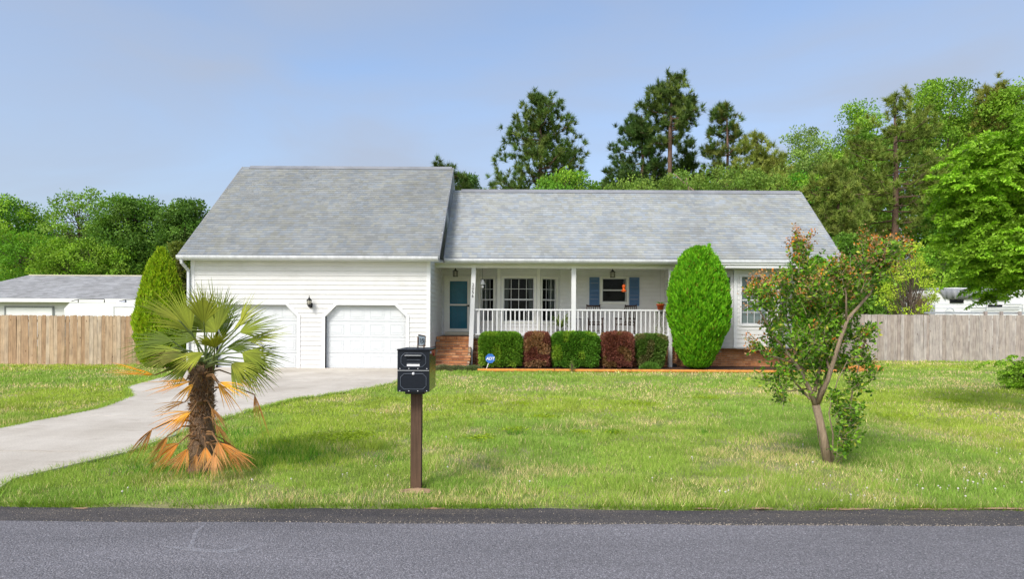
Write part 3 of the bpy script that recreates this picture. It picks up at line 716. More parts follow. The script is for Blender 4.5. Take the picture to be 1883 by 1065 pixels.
# downspouts
def spout(pts, s=0.035):
    def f(m):
        for a, b in zip(pts, pts[1:]):
            a, b = Vector(a), Vector(b); d = (b-a); t = d.normalized(); u = t.cross(Vector((0, 1, 0)));
            u = u.normalized() if u.length > .1 else Vector((1, 0, 0)); w_ = u.cross(t).normalized()
            m.obox(a-u*s-w_*s, u*2*s, w_*2*s, d+t*0.02)
    part('downspout', M['gutter'], f)
spout([(-10.28, 19.40, 3.46), (-10.28, 19.44, 3.32), (-10.215, 19.72, 3.10)]); spout([(-10.215, 19.73, 3.12), (-10.215, 19.73, 0.10), (-10.25, 19.5, 0.05)])
spout([(5.62, 20.74, 3.52), (5.64, 20.8, 3.40), (5.60, 21.55, 2.9)]); spout([(5.58, 21.6, 2.95), (5.50, 21.6, 0.14)])
part('downspout_boot', M['black'], lambda m: m.box(5.43, 5.60, 21.2, 21.65, 0.0, 0.14))

# ================================================================ FIXTURES AND THINGS ON THE PORCH
def carriage_lamp():
    L = Vector((-6.36, 19.6, 2.02)); t = thing('wall_lamp', 'small black carriage lamp on the white siding between the garage doors', 'lamp', L)
    m = MB(); m.lathe([(0.0, .30), (.012, .30), (.012, .24), (.03, .225), (.05, .19), (.085, .155), (.085, .145), (.0, .145)], L); m.build('lamp_top', M['black'], t)
    m = MB(); m.lathe([(.075, .145), (.072, .09), (.055, .02), (.0, .02)], L, 6); m.build('lamp_glass', M['lampglass'], t)
    for k in range(6):
        a = 2*math.pi*k/6; m = MB(); m.tube([L+Vector((.078*math.cos(a), .078*math.sin(a), .148)), L+Vector((.056*math.cos(a), .056*math.sin(a), .015))], .005, 4); m.build('lamp_bar', M['black'], t)
    m = MB(); m.lathe([(.0, -.07), (.02, -.06), (.05, -.02), (.062, .02), (.0, .021)], L); m.box(L.x-.045, L.x+.045, 19.755, 19.782, L.z-.08, L.z+.08); m.tube([L+Vector((0, .05, -.02)), L+Vector((0, .16, 0))], .015, 6); m.build('lamp_base', M['black'], t)
carriage_lamp()
def lantern(x, label):
    L = Vector((x, 22.0, 3.12)); t = thing('porch_lantern', label, 'lantern', L, 'lanterns hanging from the porch ceiling')
    m = MB(); m.tube([L+Vector((0, 0, .28)), L+Vector((0, 0, .38))], .012, 6); m.lathe([(0, .36), (.05, .375), (.05, .38), (0, .38)], L); m.build('rod', M['black'], t)
    m = MB(); m.lathe([(.0, .29), (.02, .285), (.03, .26), (.075, .215), (.105, .20), (.105, .19), (.0, .19)], L, 12); m.build('lamp_top', M['black'], t)
    m = MB(); m.lathe([(.078, .19), (.078, .02)], L, 6); m.build('lamp_glass', M['lampglass'], t)
    for k in range(6):
        a = 2*math.pi*k/6; m = MB(); m.tube([L+Vector((.085*math.cos(a), .085*math.sin(a), .195)), L+Vector((.085*math.cos(a), .085*math.sin(a), .0))], .006, 4); m.build('lamp_bar', M['black'], t)
    m = MB(); m.lathe([(.0, .0), (.09, .0), (.09, .02), (0, .02)], L, 6); m.build('lamp_base', M['black'], t)
    m = MB(); m.tube([L+Vector((0, 0, .02)), L+Vector((0, 0, .11))], .013, 6); m.build('candle', M['white'], t)
lantern(-2.0, 'black lantern hanging above the blue front door'); lantern(3.53, 'black lantern hanging above the shuttered window')

L = Vector((3.84, 21.5, 2.58)); t = thing('nectar_feeder', 'bright orange hourglass shaped hummingbird feeder hanging before the shuttered window', 'bird feeder', L)
m = MB(); m.lathe([(0, 0), (.05, .0), (.085, .03), (.09, .055), (.05, .075), (.04, .12), (.05, .17), (.065, .19), (.06, .235), (.02, .27), (0, .27)], L, 16); m.build('bottle', M['feeder'], t)
m = MB(); m.lathe([(.0, .022), (.10, .04), (.105, .05), (.09, .06), (0, .061)], L, 12); m.build('feeding_tray', M['feeder'], t)
m = MB(); m.tube([L+Vector((0, 0, .27)), L+Vector((0, 0, .92))], .004, 4); m.build('wire', M['silver'], t)
L = Vector((-1.02, 21.5, 2.82)); t = thing('hanging_feeder', 'small white bell shaped feeder hanging on a dark cord beside the numbered post', 'bird feeder', L)
m = MB(); m.lathe([(0, 0), (.10, .0), (.10, .015), (.055, .13), (.03, .16), (0, .16)], L, 4); m.build('roof', M['trim'], t)
m = MB(); m.lathe([(0, -.13), (.03, -.12), (.05, -.09), (.045, -.06), (0, -.055)], L, 12); m.tube([L+Vector((0, 0, -.06)), L+Vector((0, 0, 0))], .008, 5); m.build('seed_cup', M['white'], t)
m = MB(); m.tube([L+Vector((0, 0, .16)), L+Vector((0, 0, .56))], .005, 4); m.build('cord', M['black'], t)

def rocker(loc, rz, label):
    t = thing('rocking_chair', label, 'chair', loc, 'dark wooden rocking chairs on the porch'); Rm = Matrix.Rotation(rz, 4, 'Z'); c = M['chair']
    def pt(p): return Vector(loc)+Rm @ Vector(p)
    def tb(name, *segs):
        m = MB()
        for pts, r in segs: m.tube([pt(p) for p in pts], r, 6)
        return m.build(name, c, t)
    for sx in (-1, 1):
        x = .25*sx
        tb('rocker_runner', ([(x, -.42, .09), (x, -.25, .035), (x, 0, .015), (x, .25, .035), (x, .45, .12)], .018))
        tb('leg', ([(x, -.22, .03), (x, -.22, .62)], .02)); tb('leg', ([(x, .20, .03), (x*.96, .22, .43)], .02))
        tb('back_post', ([(x*.96, .22, .40), (x*.94, .36, 1.14)], .019)); tb('armrest', ([(x*1.08, -.27, .64), (x*1.04, .0, .63), (x*.98, .27, .62)], .023))
    m = MB(); m.prism([pt(p) for p in ((-.27, -.24, .41), (.27, -.24, .41), (.25, .24, .38), (-.25, .24, .38))], (0, 0, .03)); m.build('seat', c, t)
    for i in range(5): x = -.16+i*.08; tb('back_slat', ([(x, .235, .44), (x, .345, 1.06)], .012))
    tb('top_rail', ([(-.24, .35, 1.09), (.24, .35, 1.09)], .032)); tb('lower_rail', ([(-.24, .235, .50), (.24, .235, .50)], .022)); tb('stretcher', ([(-.25, -.22, .2), (.25, -.22, .2)], .012))
rocker((2.95, 22.35, PF+.03), 0.0, 'dark rocking chair facing the street left of the kitchen window')
rocker((4.05, 22.35, PF+.03), -0.75, 'dark rocking chair turned sideways under the right shutter')

def strap_plant(name, base, n, length, droop, w_, cols, parent, up=0.7, mat_='leaf'):
    Vs, Fs, Cs = [], [], []; b = 0
    for i in range(n):
        a = random.uniform(0, 2*math.pi); L_ = length*random.uniform(.6, 1.1); u_ = up*random.uniform(.6, 1.2); d = Vector((math.cos(a), math.sin(a), 0)); s_ = Vector((-d.y, d.x, 0)); k = 6; cc = np.array(random.choice(cols))*random.uniform(.8, 1.15)
        for j in range(k+1):
            q = j/k; p = Vector(base)+d*(L_*q*(1-.25*up))+Vector((0, 0, L_*u_*q-droop*L_*q*q)); wd = w_*math.sin(math.pi*(0.15+.85*q)**.8)*.9+.002
            Vs += [tuple(p-s_*wd), tuple(p+s_*wd)]; Cs += [cc, cc]
        for j in range(k): Fs.append((b+2*j, b+2*j+1, b+2*j+3, b+2*j+2))
        b += 2*(k+1)
    return npmesh(name, Vs, np.array(Fs), M[mat_], np.array(Cs), parent)
def pot(name, label, L, r, h, cat='potted plant', mat_='terracotta'):
    t = thing(name, label, cat, L); m = MB(); m.lathe([(0, 0), (r*.72, 0), (r*.95, h*.8), (r*1.08, h*.8), (r*1.08, h), (r*.9, h), (r*.85, h*.85), (0, h*.85)], L, 18); m.build('pot', M[mat_], t); return t
t = pot('potted_plant', 'small spiky green plant in an orange pot standing on the porch railing', Vector((5.03, 21.2, 1.975)), .13, .19)
strap_plant('leaves', (5.03, 21.2, 2.15), 34, .34, .55, .016, [(.10, .24, .06), (.16, .3, .1)], t)
t = pot('leafy_porch_plant', 'large plant with long arching pale leaves behind the railing right of the bay', Vector((1.72, 22.1, PF+.03)), .17, .28, mat_='curtain')
strap_plant('leaves', (1.72, 22.1, PF+.3), 60, .85, .75, .028, [(.16, .24, .07), (.22, .28, .1), (.09, .17, .04)], t, 1.15)
t = thing('trailing_plant', 'thin trailing vines hanging behind the railing below the orange pot', 'plant', (5.1, 21.55, 1.5)); C_, D_ = [], []
for i in range(14):
    x = 5.1+random.uniform(-.22, .2); y = 21.55+random.uniform(-.08, .08)
    for z in np.arange(1.15, 1.92, .028):
        C_.append((x+random.uniform(-.02, .02)+.03*math.sin(z*9+i), y, z)); D_.append((random.uniform(-1, 1), random.uniform(-1, .2), random.uniform(-.8, .2)))
V, FI, CC = cards(np.array(C_), unit(np.array(D_)), .045, .014, np.array([(.14, .2, .08)]*len(C_))*rng.uniform(.6, 1.3, (len(C_), 1))); npmesh('leaves', V, FI, M['leaf'], CC, t)
m = MB(); m.lathe([(0, 0), (.10, 0), (.13, .10), (.14, .12), (0, .12)], (5.1, 21.55, 1.84), 14); m.tube([(5.1, 21.55, 1.96), (5.1, 21.55, 3.5)], .003, 4); m.build('hanging_basket', M['curtain'], t)
t = thing('plant_stand', 'thin black wire stand by the left rocking chair', 'stand', (2.42, 22.5, PF+.03)); m = MB()
for a in range(4):
    q = a*math.pi/2+.5; m.tube([(2.42+.13*math.cos(q), 22.5+.13*math.sin(q), PF+.03), (2.42+.09*math.cos(q), 22.5+.09*math.sin(q), PF+.62)], .008, 5)
m.build('legs', M['black'], t); m = MB(); m.lathe([(0, .6), (.15, .6), (.15, .62), (0, .62)], (2.42, 22.5, PF+.03), 14); m.build('top', M['black'], t)
# ================================================================ FENCES
def board_mesh(wd, h, dog):
    m = MB(); c = .03 if dog else 0
    pl = [(-wd/2, 0, 0), (wd/2, 0, 0), (wd/2, 0, h-c), (wd/2-c, 0, h), (-wd/2+c, 0, h), (-wd/2, 0, h-c)] if dog else [(-wd/2, 0, 0), (wd/2, 0, 0), (wd/2, 0, h), (-wd/2, 0, h)]
    m.prism(pl, (0, .018, 0)); return m
def fence(label, x0, x1, y, h, mat_, dog, seedv, y1=None):
    R = random.Random(seedv); y1 = y if y1 is None else y1
    t = thing('wooden_fence', label, 'fence', ((x0+x1)/2, y, 0)); off = rootloc(t)
    ms = [board_mesh(wd, h, dog).mesh('fence_board', mat_) for wd in (.128, .138, .142, .120)]
    x = x0; n = 0
    while x < x1:
        k = R.randrange(4); wd = (.128, .138, .142, .120)[k]; yy = y+(y1-y)*(x-x0)/(x1-x0)
        link('fence_board', ms[k], t, Vector((x+wd/2, yy+R.uniform(-.004, .004)-(.012 if n % 7 == 3 else 0), -.02+R.uniform(-.012, .012)))-off, (R.uniform(-.006, .006), R.uniform(-.007, .007), 0)); x += wd+R.uniform(.002, .009); n += 1
    for z in (.25, h*.5, h-.25):
        m = MB(); m.obox((x0, y+.022, z), (x1-x0, y1-y, 0), (0, .038, 0), (0, 0, .085)); m.build('fence_rail', mat_, t)
    x = x0+.3
    while x < x1:
        yy = y+(y1-y)*(x-x0)/(x1-x0); m = MB(); m.box(x-.045, x+.045, yy+.062, yy+.152, 0, h-.02); m.build('fence_post', mat_, t); x += 2.4
    return t
fence('tan weathered board fence with clipped tops left of the palm and garage', -19.6, -10.25, 21.3, 1.70, M['fence_tan'], True, 2)
fence('grey weathered board fence across the lawn right of the house', 10.95, 25.5, 26.1, 1.97, M['fence_grey'], False, 4)

# ================================================================ NEIGHBOURS AND TRAILERS
def neighbour():
    t = thing('neighbour_outbuilding', 'long low white garage with grey roof beyond the left fence', 'building', (-26, 38, 0)); x0, x1, y = -34.5, -19.0, 38.0
    m = MB(); m.box(x0, x1, y, y+9, 0, 2.75); m.build('wall', M['vinyl'], t)
    lap = MB(); lap.add([(0, 0, 0), (1, 0, 0), (1, -.02, 0), (0, -.02, 0), (0, 0, .19), (1, 0, .19), (1, -.003, .19), (0, -.003, .19)], [(0, 1, 2, 3)[::-1], (4, 5, 6, 7), (3, 2, 6, 7), (0, 3, 7, 4), (1, 5, 6, 2)]); lm = lap.mesh('siding_plank', M['vinyl'])
    for i in range(14):
        if i > 4: link('siding_plank', lm, t, Vector((x0, y-.001, i*.195))-rootloc(t), None, (x1-x0, 1, 1))
    m = MB(); m.box(-30.7, -27.9, y-.06, y-.025, 0, 2.35); d = m.build('garage_door', M['rvwhite'], t)
    for a, b, c, e in ((-30.8, -30.7, 0, 2.45), (-27.9, -27.8, 0, 2.45), (-30.7, -27.9, 2.351, 2.44)):
        m = MB(); m.box(a, b, y-.08, y-.03, c, e); m.build('door_trim', M['curtain'], t)
    for z in (.6, 1.2, 1.8): m = MB(); m.box(-30.7, -27.9, y-.075, y-.061, z, z+.02); m.build('panel_joint', M['curtain'], d)
    # hipped-left roof with shingle rows
    ye, ze, yr, zr = 37.5, 2.90, 42.0, 4.62; xl, xr = x0-.3, x1+.3; sl = Vector((0, yr-ye, zr-ze)); v = sl.normalized(); L_ = sl.length; nrm = Vector((0, -v.z, v.y))
    m = MB(); m.prism([(xl, ye, ze-.1), (xr, ye, ze-.1), (xr, yr, zr-.1), (xl+2.3, yr, zr-.1)], (0, 0, .09)); m.prism([(xl, 46.5, ze-.1), (xr, 46.5, ze-.1), (xr, yr+.01, zr-.1), (xl+2.3, yr+.01, zr-.1)], (0, 0, .09)); r = m.build('roof', M['tarp'], t)
    V = []; C = []; k = 0; s = 0
    while s < L_:
        x = xl+2.3*s/L_-.0
        while x < xr:
            wd = random.uniform(.25, .5); P0 = Vector((0, ye, ze))+v*s; P1 = Vector((0, ye, ze))+v*min(s+.19, L_); b = min(x+wd, xr)
            V += [(x, P0.y, P0.z+.02), (b, P0.y, P0.z+.02), (b, P1.y, P1.z+.003), (x, P1.y, P1.z+.003), (x, P0.y, P0.z-.01), (b, P0.y, P0.z-.01)]; C += [tuple(Vector((.40, .41, .425))*random.uniform(.8, 1.12))]*6; x += wd
        s += .19
    n = len(V)//6; FI = (np.array([(0, 1, 2, 3), (4, 5, 1, 0)])[None]+np.arange(n)[:, None, None]*6).reshape(-1, 4)
    npmesh('shingles', V, FI, M['shingle1'], np.array(C), r)['kind'] = 'stuff'
    m = MB(); m.box(xl, xr, ye-.03, ye-.001, ze-.22, ze-.01); m.build('fascia', M['white'], t)
    m = MB(); m.box(xl+2.4, xr, yr-.1, yr+.1, zr-.02, zr+.05); m.build('ridge_cap', M['cream'], r)
neighbour()
def cargo_trailer():
    Y = 28.5; a = at(118, 560, Y); b = at(262, 560, Y); zt = at(180, 556, Y).z
    t = thing('cargo_trailer', 'white box trailer with roof rails parked behind the left fence', 'trailer', (a.x+2, Y, 0))
    m = MB(); pr = [(a.x+.1, .55), (b.x, .55), (b.x, zt), (a.x+.25, zt-.03), (a.x, zt-.3)]; m.prism([(x, Y, z) for x, z in pr], (0, 2.1, 0)); m.build('body', M['rvwhite'], t)
    d0, d1 = at(211, 560, Y).x, at(247, 560, Y).x; dz = at(220, 564, Y).z
    for q in ((d0-.04, d0, .7, dz), (d1, d1+.04, .7, dz), (d0, d1, dz-.04, dz)): m = MB(); m.box(q[0], q[1], Y-.03, Y-.001, q[2], q[3]); m.build('door_frame', M['silver'], t)
    m = MB(); m.box(d0+.001, d1-.001, Y-.02, Y-.002, .7, dz-.041); m.build('door', M['white'], t)
    for x in (a.x+.5, a.x+1.7, b.x-.9, b.x-.2):
        m = MB(); m.tube([(x, Y+.2, zt-.02), (x, Y+.2, zt+.13)], .02, 5); m.build('roof_rail_post', M['black'], t)
    for x0, x1 in ((a.x+.5, a.x+1.7), (b.x-.9, b.x-.2)): m = MB(); m.tube([(x0-.3, Y+.2, zt+.05), (x0, Y+.2, zt+.13), (x1, Y+.2, zt+.15)], .018, 5); m.build('roof_rail', M['black'], t)
    m = MB(); m.tube([((a.x+b.x)/2+.2, Y+1, zt), ((a.x+b.x)/2+.2, Y+1, zt+.12)], .22, 12); m.build('roof_vent', M['white'], t)
    for x in (a.x+1.3, a.x+2.1): m = MB(); m.tube([(x, Y-.02, .35), (x, Y+.2, .35)], .33, 16); m.build('wheel', M['black'], t)
cargo_trailer()
def travel_trailer():
    Y = 34.0; P = lambda px, py: at(px, py, Y)
    t = thing('travel_trailer', 'white travel trailer half covered by a grey tarp behind the right fence', 'trailer', (P(1780, 600).x, Y, 0))
    pr = [P(1701, 600), P(1705, 556), P(1712, 537), P(1722, 530), P(1760, 529), P(1900, 534), P(1960, 537), P(1960, 600)]
    pr = [Vector((p.x, Y, p.z)) for p in pr]; pr[0].z = .5; pr[-1].z = .5
    m = MB(); m.prism(pr, (0, 2.4, 0)); m.build('body', M['rvwhite'], t)
    for i, py in enumerate((556, 563, 570)):
        m = MB(); a = P(1735, py+4); m.box(P(1706, py).x, P(1955, py).x, Y-.012, Y-.001, a.z, a.z+.025); m.build('side_rib', M['gutter'], t)
    m = MB(); a, b = P(1700, 575), P(1719, 561); m.box(a.x, b.x, Y-.03, Y-.002, a.z-.2, b.z); m.build('front_panel', M['silver'], t)
    # tarp: grid over the top, hanging down in folds
    n = 60; V = []; top = np.interp(np.linspace(1716, 1852, n), [1716, 1728, 1745, 1790, 1815, 1830, 1852], [533, 530.5, 531.5, 532, 528.5, 530.5, 538])
    low = np.interp(np.linspace(1716, 1852, n), [1716, 1728, 1733, 1745, 1800, 1852], [535, 536, 549, 550, 550.5, 553])
    for i in range(n):
        px = 1716+136*i/(n-1); f = (.06*math.sin(i*1.35)+.04*math.sin(i*.57+1))*(1 if i < 20 else .18)
        tp = P(px, top[i]-.6); lw = P(px+(4 if i < 14 else 0)*math.sin(i), low[i])
        V += [(tp.x, Y+2.46, tp.z+.02), (tp.x, Y+1.2, tp.z+.07), (tp.x, Y-.06, tp.z+.0), (tp.x+f*.3, Y-.10+f*.5, tp.z*.6+lw.z*.4), (lw.x+f, Y-.09+f*.8, lw.z)]
    FI = [(i*5+j, i*5+j+1, (i+1)*5+j+1, (i+1)*5+j) for i in range(n-1) for j in range(4)]
    m = MB(); m.add(V, FI, 0, True); o = m.build('tarp', M['tarp'], t); md = o.modifiers.new('thick', 'SOLIDIFY'); md.thickness = .012
    for x0, x1, y0, y1 in ((1746, 1771, 551, 557.5), (1816, 1842, 561, 564.5)):
        a, b = P(x0, y1), P(x1, y0); m = MB(); m.box(a.x, b.x, Y-.05, Y-.013, a.z, b.z); w_ = m.build('window', M['dark'], t)
        m = MB(); m.box(a.x+.03, b.x-.03, Y-.058, Y-.051, a.z+.03, b.z-.03); m.build('pane', M['glass'], w_)
    for pts in ([(1782, 567), (1809, 566), (1810, 561)], [(1809, 574), (1810, 563)], [(1812, 566), (1870, 565)], [(1812, 571), (1870, 570)], [(1845, 560), (1875, 560), (1877, 574)]):
        m = MB(); m.tube([P(*q)-Vector((0, .15, 0)) for q in pts], .022, 5); m.build('ladder_rail', M['silver'], t)
    m = MB(); m.tube([P(1742+8*math.cos(a), 576-9*math.sin(a))-Vector((0, .2, 0)) for a in np.linspace(0, math.pi, 12)], .02, 5); m.build('spare_wheel_hoop', M['silver'], t)
    for x in (P(1790, 0).x, P(1815, 0).x): m = MB(); m.tube([(x, Y-.02, .36), (x, Y+.25, .36)], .36, 16); m.build('wheel', M['black'], t)
travel_trailer()
a, b = at(1700, 576.2, 27.2), at(1900, 573.5, 27.2); t = thing('metal_rail', 'long grey metal rail just behind the top of the right fence', 'rail', (a.x, 27.2, 0))
m = MB(); m.box(a.x, b.x, 27.15, 27.23, a.z-.02, a.z+.05); m.build('rail', M['silver'], t)
for px in (1812, 1841, 1875): p = at(px, 573, 27.1); m = MB(); m.box(p.x-.05, p.x+.05, 27.04, 27.14, 0, p.z); m.build('support_post', M['fence_grey'], t)

# ================================================================ MAILBOX
def mailbox():
    L = Vector((-.82, 5.42, 0)); t = thing('mailbox', 'black two door metal mailbox on a dark wooden post at the road edge', 'mailbox', L)
    m = MB(); m.box(-.865, -.775, 5.36, 5.45, 0, .825); m.build('post', M['postwood'], t)
    m = MB(); m.box(-.90, -.735, 5.28, 5.55, .826, .850); m.build('mounting_bracket', M['black'], t)
    x0, x1, y0, y1, z0, z1 = -.952, -.685, 5.20, 5.66, .852, 1.205; bk = M['mbox']
    m = MB(); m.box(x0+.004, x1-.004, y0+.02, y1, z0, z1-.006); m.build('body', M['mboxside'], t)
    m = MB(); m.box(x0-.002, x1+.002, y0-.01, y1+.004, z1-.006, z1+.004); m.build('lid_edge', bk, t)
    zm = 1.031
    def beads(o, a0, a1, b0, b1, gap=None):
        c = .028; pts = [(a0+c, b0), (a1-c, b0), (a1, b0+c), (a1, b1-c), (a1-c, b1), (a0+c, b1), (a0, b1-c), (a0, b0+c)]
        for i in range(8):
            p, q = pts[i], pts[(i+1) % 8]; m = MB(); m.tube([(p[0], y0-.004, p[1]), (q[0], y0-.004, q[1])], .0028, 5); m.build('raised_bead', M['beadm'], o)
    m = MB(); m.box(x0+.001, x1-.001, y0, y0+.019, zm+.005, z1-.008); up = m.build('upper_door', bk, t); beads(up, x0+.032, x1-.030, zm+.032, z1-.03)
    m = MB(); m.box(x0+.001, x1-.001, y0, y0+.019, z0+.002, zm-.004); lo = m.build('lower_door', bk, t); beads(lo, x0+.028, x1-.026, z0+.024, zm-.026)
    m = MB(); m.box(x0+.065, x1-.065, y0-.030, y0-.002, z1-.050, z1-.044); m.build('pull_handle', M['silver'], up)
    m = MB(); m.box(x0+.08, x1-.075, y0-.008, y0-.001, z1-.088, z1-.084); m.box(x0+.08, x1-.075, y0-.008, y0-.001, z1-.112, z1-.109); m.build('slot_edge', M['beadm'], up)
    m = MB(); m.box(x0+.081, x1-.081, y0-.006, y0-.0005, zm+.037, zm+.054); m.build('name_label', M['white'], up)
    m = MB(); m.box(x0+.004, x1-.004, y0-.003, y0+.012, zm-.002, zm+.003); m.build('hinge_strip', M['silver'], t)
    for z in (zm+.016, z0+.009):
        for i in range(4):
            x = x0+.022+i*.0745; m = MB(); m.lathe([(0, .004), (.003, .003), (.0045, 0)], (0, 0, 0), 8)
            o = link('rivet', m.mesh('rivet', M['chrome']), up if z > zm else lo, Vector((x, y0-.0005, z))-L, (math.pi/2, 0, 0))
    m = MB(); m.lathe([(0, .012), (.010, .010), (.012, 0)], (0, 0, 0), 14); link('lock', m.mesh('lock', M['chrome']), lo, Vector(((x0+x1)/2, y0-.0005, zm-.026))-L, (math.pi/2, 0, 0))
    # red flag folded along the right side
    m = MB(); m.box(x1-.0035, x1+.004, 5.28, 5.50, 1.165, 1.192); m.box(x1-.0035, x1+.0045, 5.47, 5.56, 1.14, 1.196); m.build('flag', M['red'], t)
    m = MB(); m.tube([(x1-.004, 5.26, 1.18), (x1+.008, 5.26, 1.18)], .010, 10); m.build('flag_pivot', M['chrome'], t)
    # curved number plate on two legs, on top of the box
    px0 = -.815; px1 = -.757; zz0, zz1 = 1.232, 1.325; yb = 5.44; c = M['plate']
    m = MB(); n = 8; vs = []
    for i in range(n+1):
        u = i/n; x = px0+(px1-px0)*u; vs += [(x, yb+.018*u, zz0+.004-.008*u*u), (x, yb+.018*u, zz1-.012*u)]
    m.add(vs, [(2*i, 2*i+2, 2*i+3, 2*i+1) for i in range(n)]); o = m.build('number_plate', c, t); md = o.modifiers.new('thick', 'SOLIDIFY'); md.thickness = .006
    m = MB(); m.tube([(px0-.002, yb-.004, 1.205), (px0-.002, yb-.004, 1.31)], .006, 6); m.tube([(px1-.01, yb+.012, 1.205), (px1-.01, yb+.012, 1.24)], .006, 6)
    m.tube([(px0, yb-.003, zz1+.002), (px1, yb+.015, zz1-.010)], .004, 5); m.tube([(px1, yb+.015, zz0-.006), (px1+.003, yb+.015, zz1-.010)], .0035, 5); m.tube([(px0, yb-.004, zz0), (px1, yb+.014, zz0-.005)], .0035, 5); m.build('plate_bracket', M['postwood'], t)
    cu = bpy.data.curves.new('digit', 'FONT'); cu.body = '15'; cu.size = .058; cu.extrude = .002; cu.align_x = 'CENTER'
    to = bpy.data.objects.new('tmp', cu); COL.objects.link(to); bpy.context.view_layer.update(); me = bpy.data.meshes.new_from_object(to); bpy.data.objects.remove(to); me.materials.clear(); me.materials.append(M['black'])
    link('plate_number', me, o, Vector((-.784, yb+.000, 1.256))-L, (math.pi/2, 0, .28), (.75, 1, 1))
M['mbox'] = plain('mailbox_paint', (0.008, 0.012, 0.019), 0.5, 0.25, 30, spec=0.25)
M['mboxside'] = plain('mailbox_side_paint', (0.020, 0.019, 0.016), 0.22, 0.2, 30, spec=0.9, bump=.1)
M['beadm'] = plain('worn_bead', (0.10, 0.12, 0.15), 0.5, 0.5, 60)
M['plate'] = plain('plate_face', (0.30, 0.36, 0.40), 0.4, 0.2, 30)
mailbox()
V = []; n = 14
m = MB(); m.lathe([(.0, .012), (.001, .012)], (-.80, 5.32, 0), 3); m = MB(); m.add([(-.80+(.13+.05*random.random())*math.cos(a), 5.31+(.07+.03*random.random())*math.sin(a), .002) for a in np.linspace(0, 2*math.pi, 17)[:-1]]+[(-.80, 5.33, .022)], [(i, (i+1) % 16, 16) for i in range(16)])
o = m.build('bare_earth', M['soil']); tag(o, 'small mound of bare sandy earth at the foot of the mailbox post', None, None, 'structure')

# ================================================================ SECURITY SIGN, TIMBERS
b0 = gnd(893, 684); top = at(901.5, 659.5, b0.y); t = thing('yard_sign', 'small blue octagonal security sign on a white stake before the first hedge', 'sign', b0)
m = MB(); m.tube([(b0.x, b0.y, 0), (top.x, b0.y, top.z)], .013, 6); m.build('stake', M['white'], t)
m = MB(); r = .150; m.prism([(top.x+r*math.cos(math.pi/8+k*math.pi/4), b0.y-.02, top.z+r*math.sin(math.pi/8+k*math.pi/4)) for k in range(8)], (0, -.012, 0)); pn = m.build('panel', M['signblue'], t)
cu = bpy.data.curves.new('word', 'FONT'); cu.body = 'ADT'; cu.size = .125; cu.extrude = .002; cu.offset = .003; cu.align_x = 'CENTER'; cu.shear = .2
to = bpy.data.objects.new('tmp', cu); COL.objects.link(to); bpy.context.view_layer.update(); me = bpy.data.meshes.new_from_object(to); bpy.data.objects.remove(to); me.materials.clear(); me.materials.append(M['white'])
link('lettering', me, pn, Vector((top.x, b0.y-.035, top.z-.045))-b0, (math.pi/2, 0, 0))

def timber(p, q, r, label, z=.0):
    p, q = Vector((p[0], p[1], z+r*.95)), Vector((q[0], q[1], z+r*.95)); t = thing('landscape_timber', label, 'timber', (p+q)/2, 'orange landscape timbers edging the planting bed')
    d = (q-p); o = d.normalized(); s_ = Vector((-o.y, o.x, 0)); m = MB(); prof = [(r*1.0*math.cos(a), r*.9*math.sin(a)) for a in np.linspace(0, 2*math.pi, 13)[:-1]]
    m.prism([p+s_*a+Vector((0, 0, c)) for a, c in prof], d); m.build('log', M['timber'], t); return t
xs_ = [-1.05, 1.30, 3.62, 5.95, 8.26]; words_ = ['from the yard sign to the first dark red hedge', 'in front of the middle hedges', 'in front of the last dark red hedge and small hedge', 'in front of the tall arborvitae']
for i in range(4): timber((xs_[i]+.01, 19.0+.02*(i % 2)), (xs_[i+1]-.01, 19.0+.02*((i+1) % 2)), .052, 'orange edging timber lying '+words_[i])
timber((8.28, 19.03), (10.2, 19.45), .052, 'orange edging timber behind the crepe myrtle trunk')
a, b = gnd(1570, 686), gnd(1622, 683); timber((a.x, a.y), (b.x, b.y), .065, 'lower orange timber at the right end of the bed')
timber((a.x-.3, a.y+.18), (b.x+.02, b.y+.16), .06, 'upper orange timber of the short stack at the right end of the bed', .07)
a, b = gnd(1560, 680), gnd(1608, 677); timber((a.x, a.y), (b.x, b.y), .06, 'rearmost orange timber at the right end of the bed', .02)

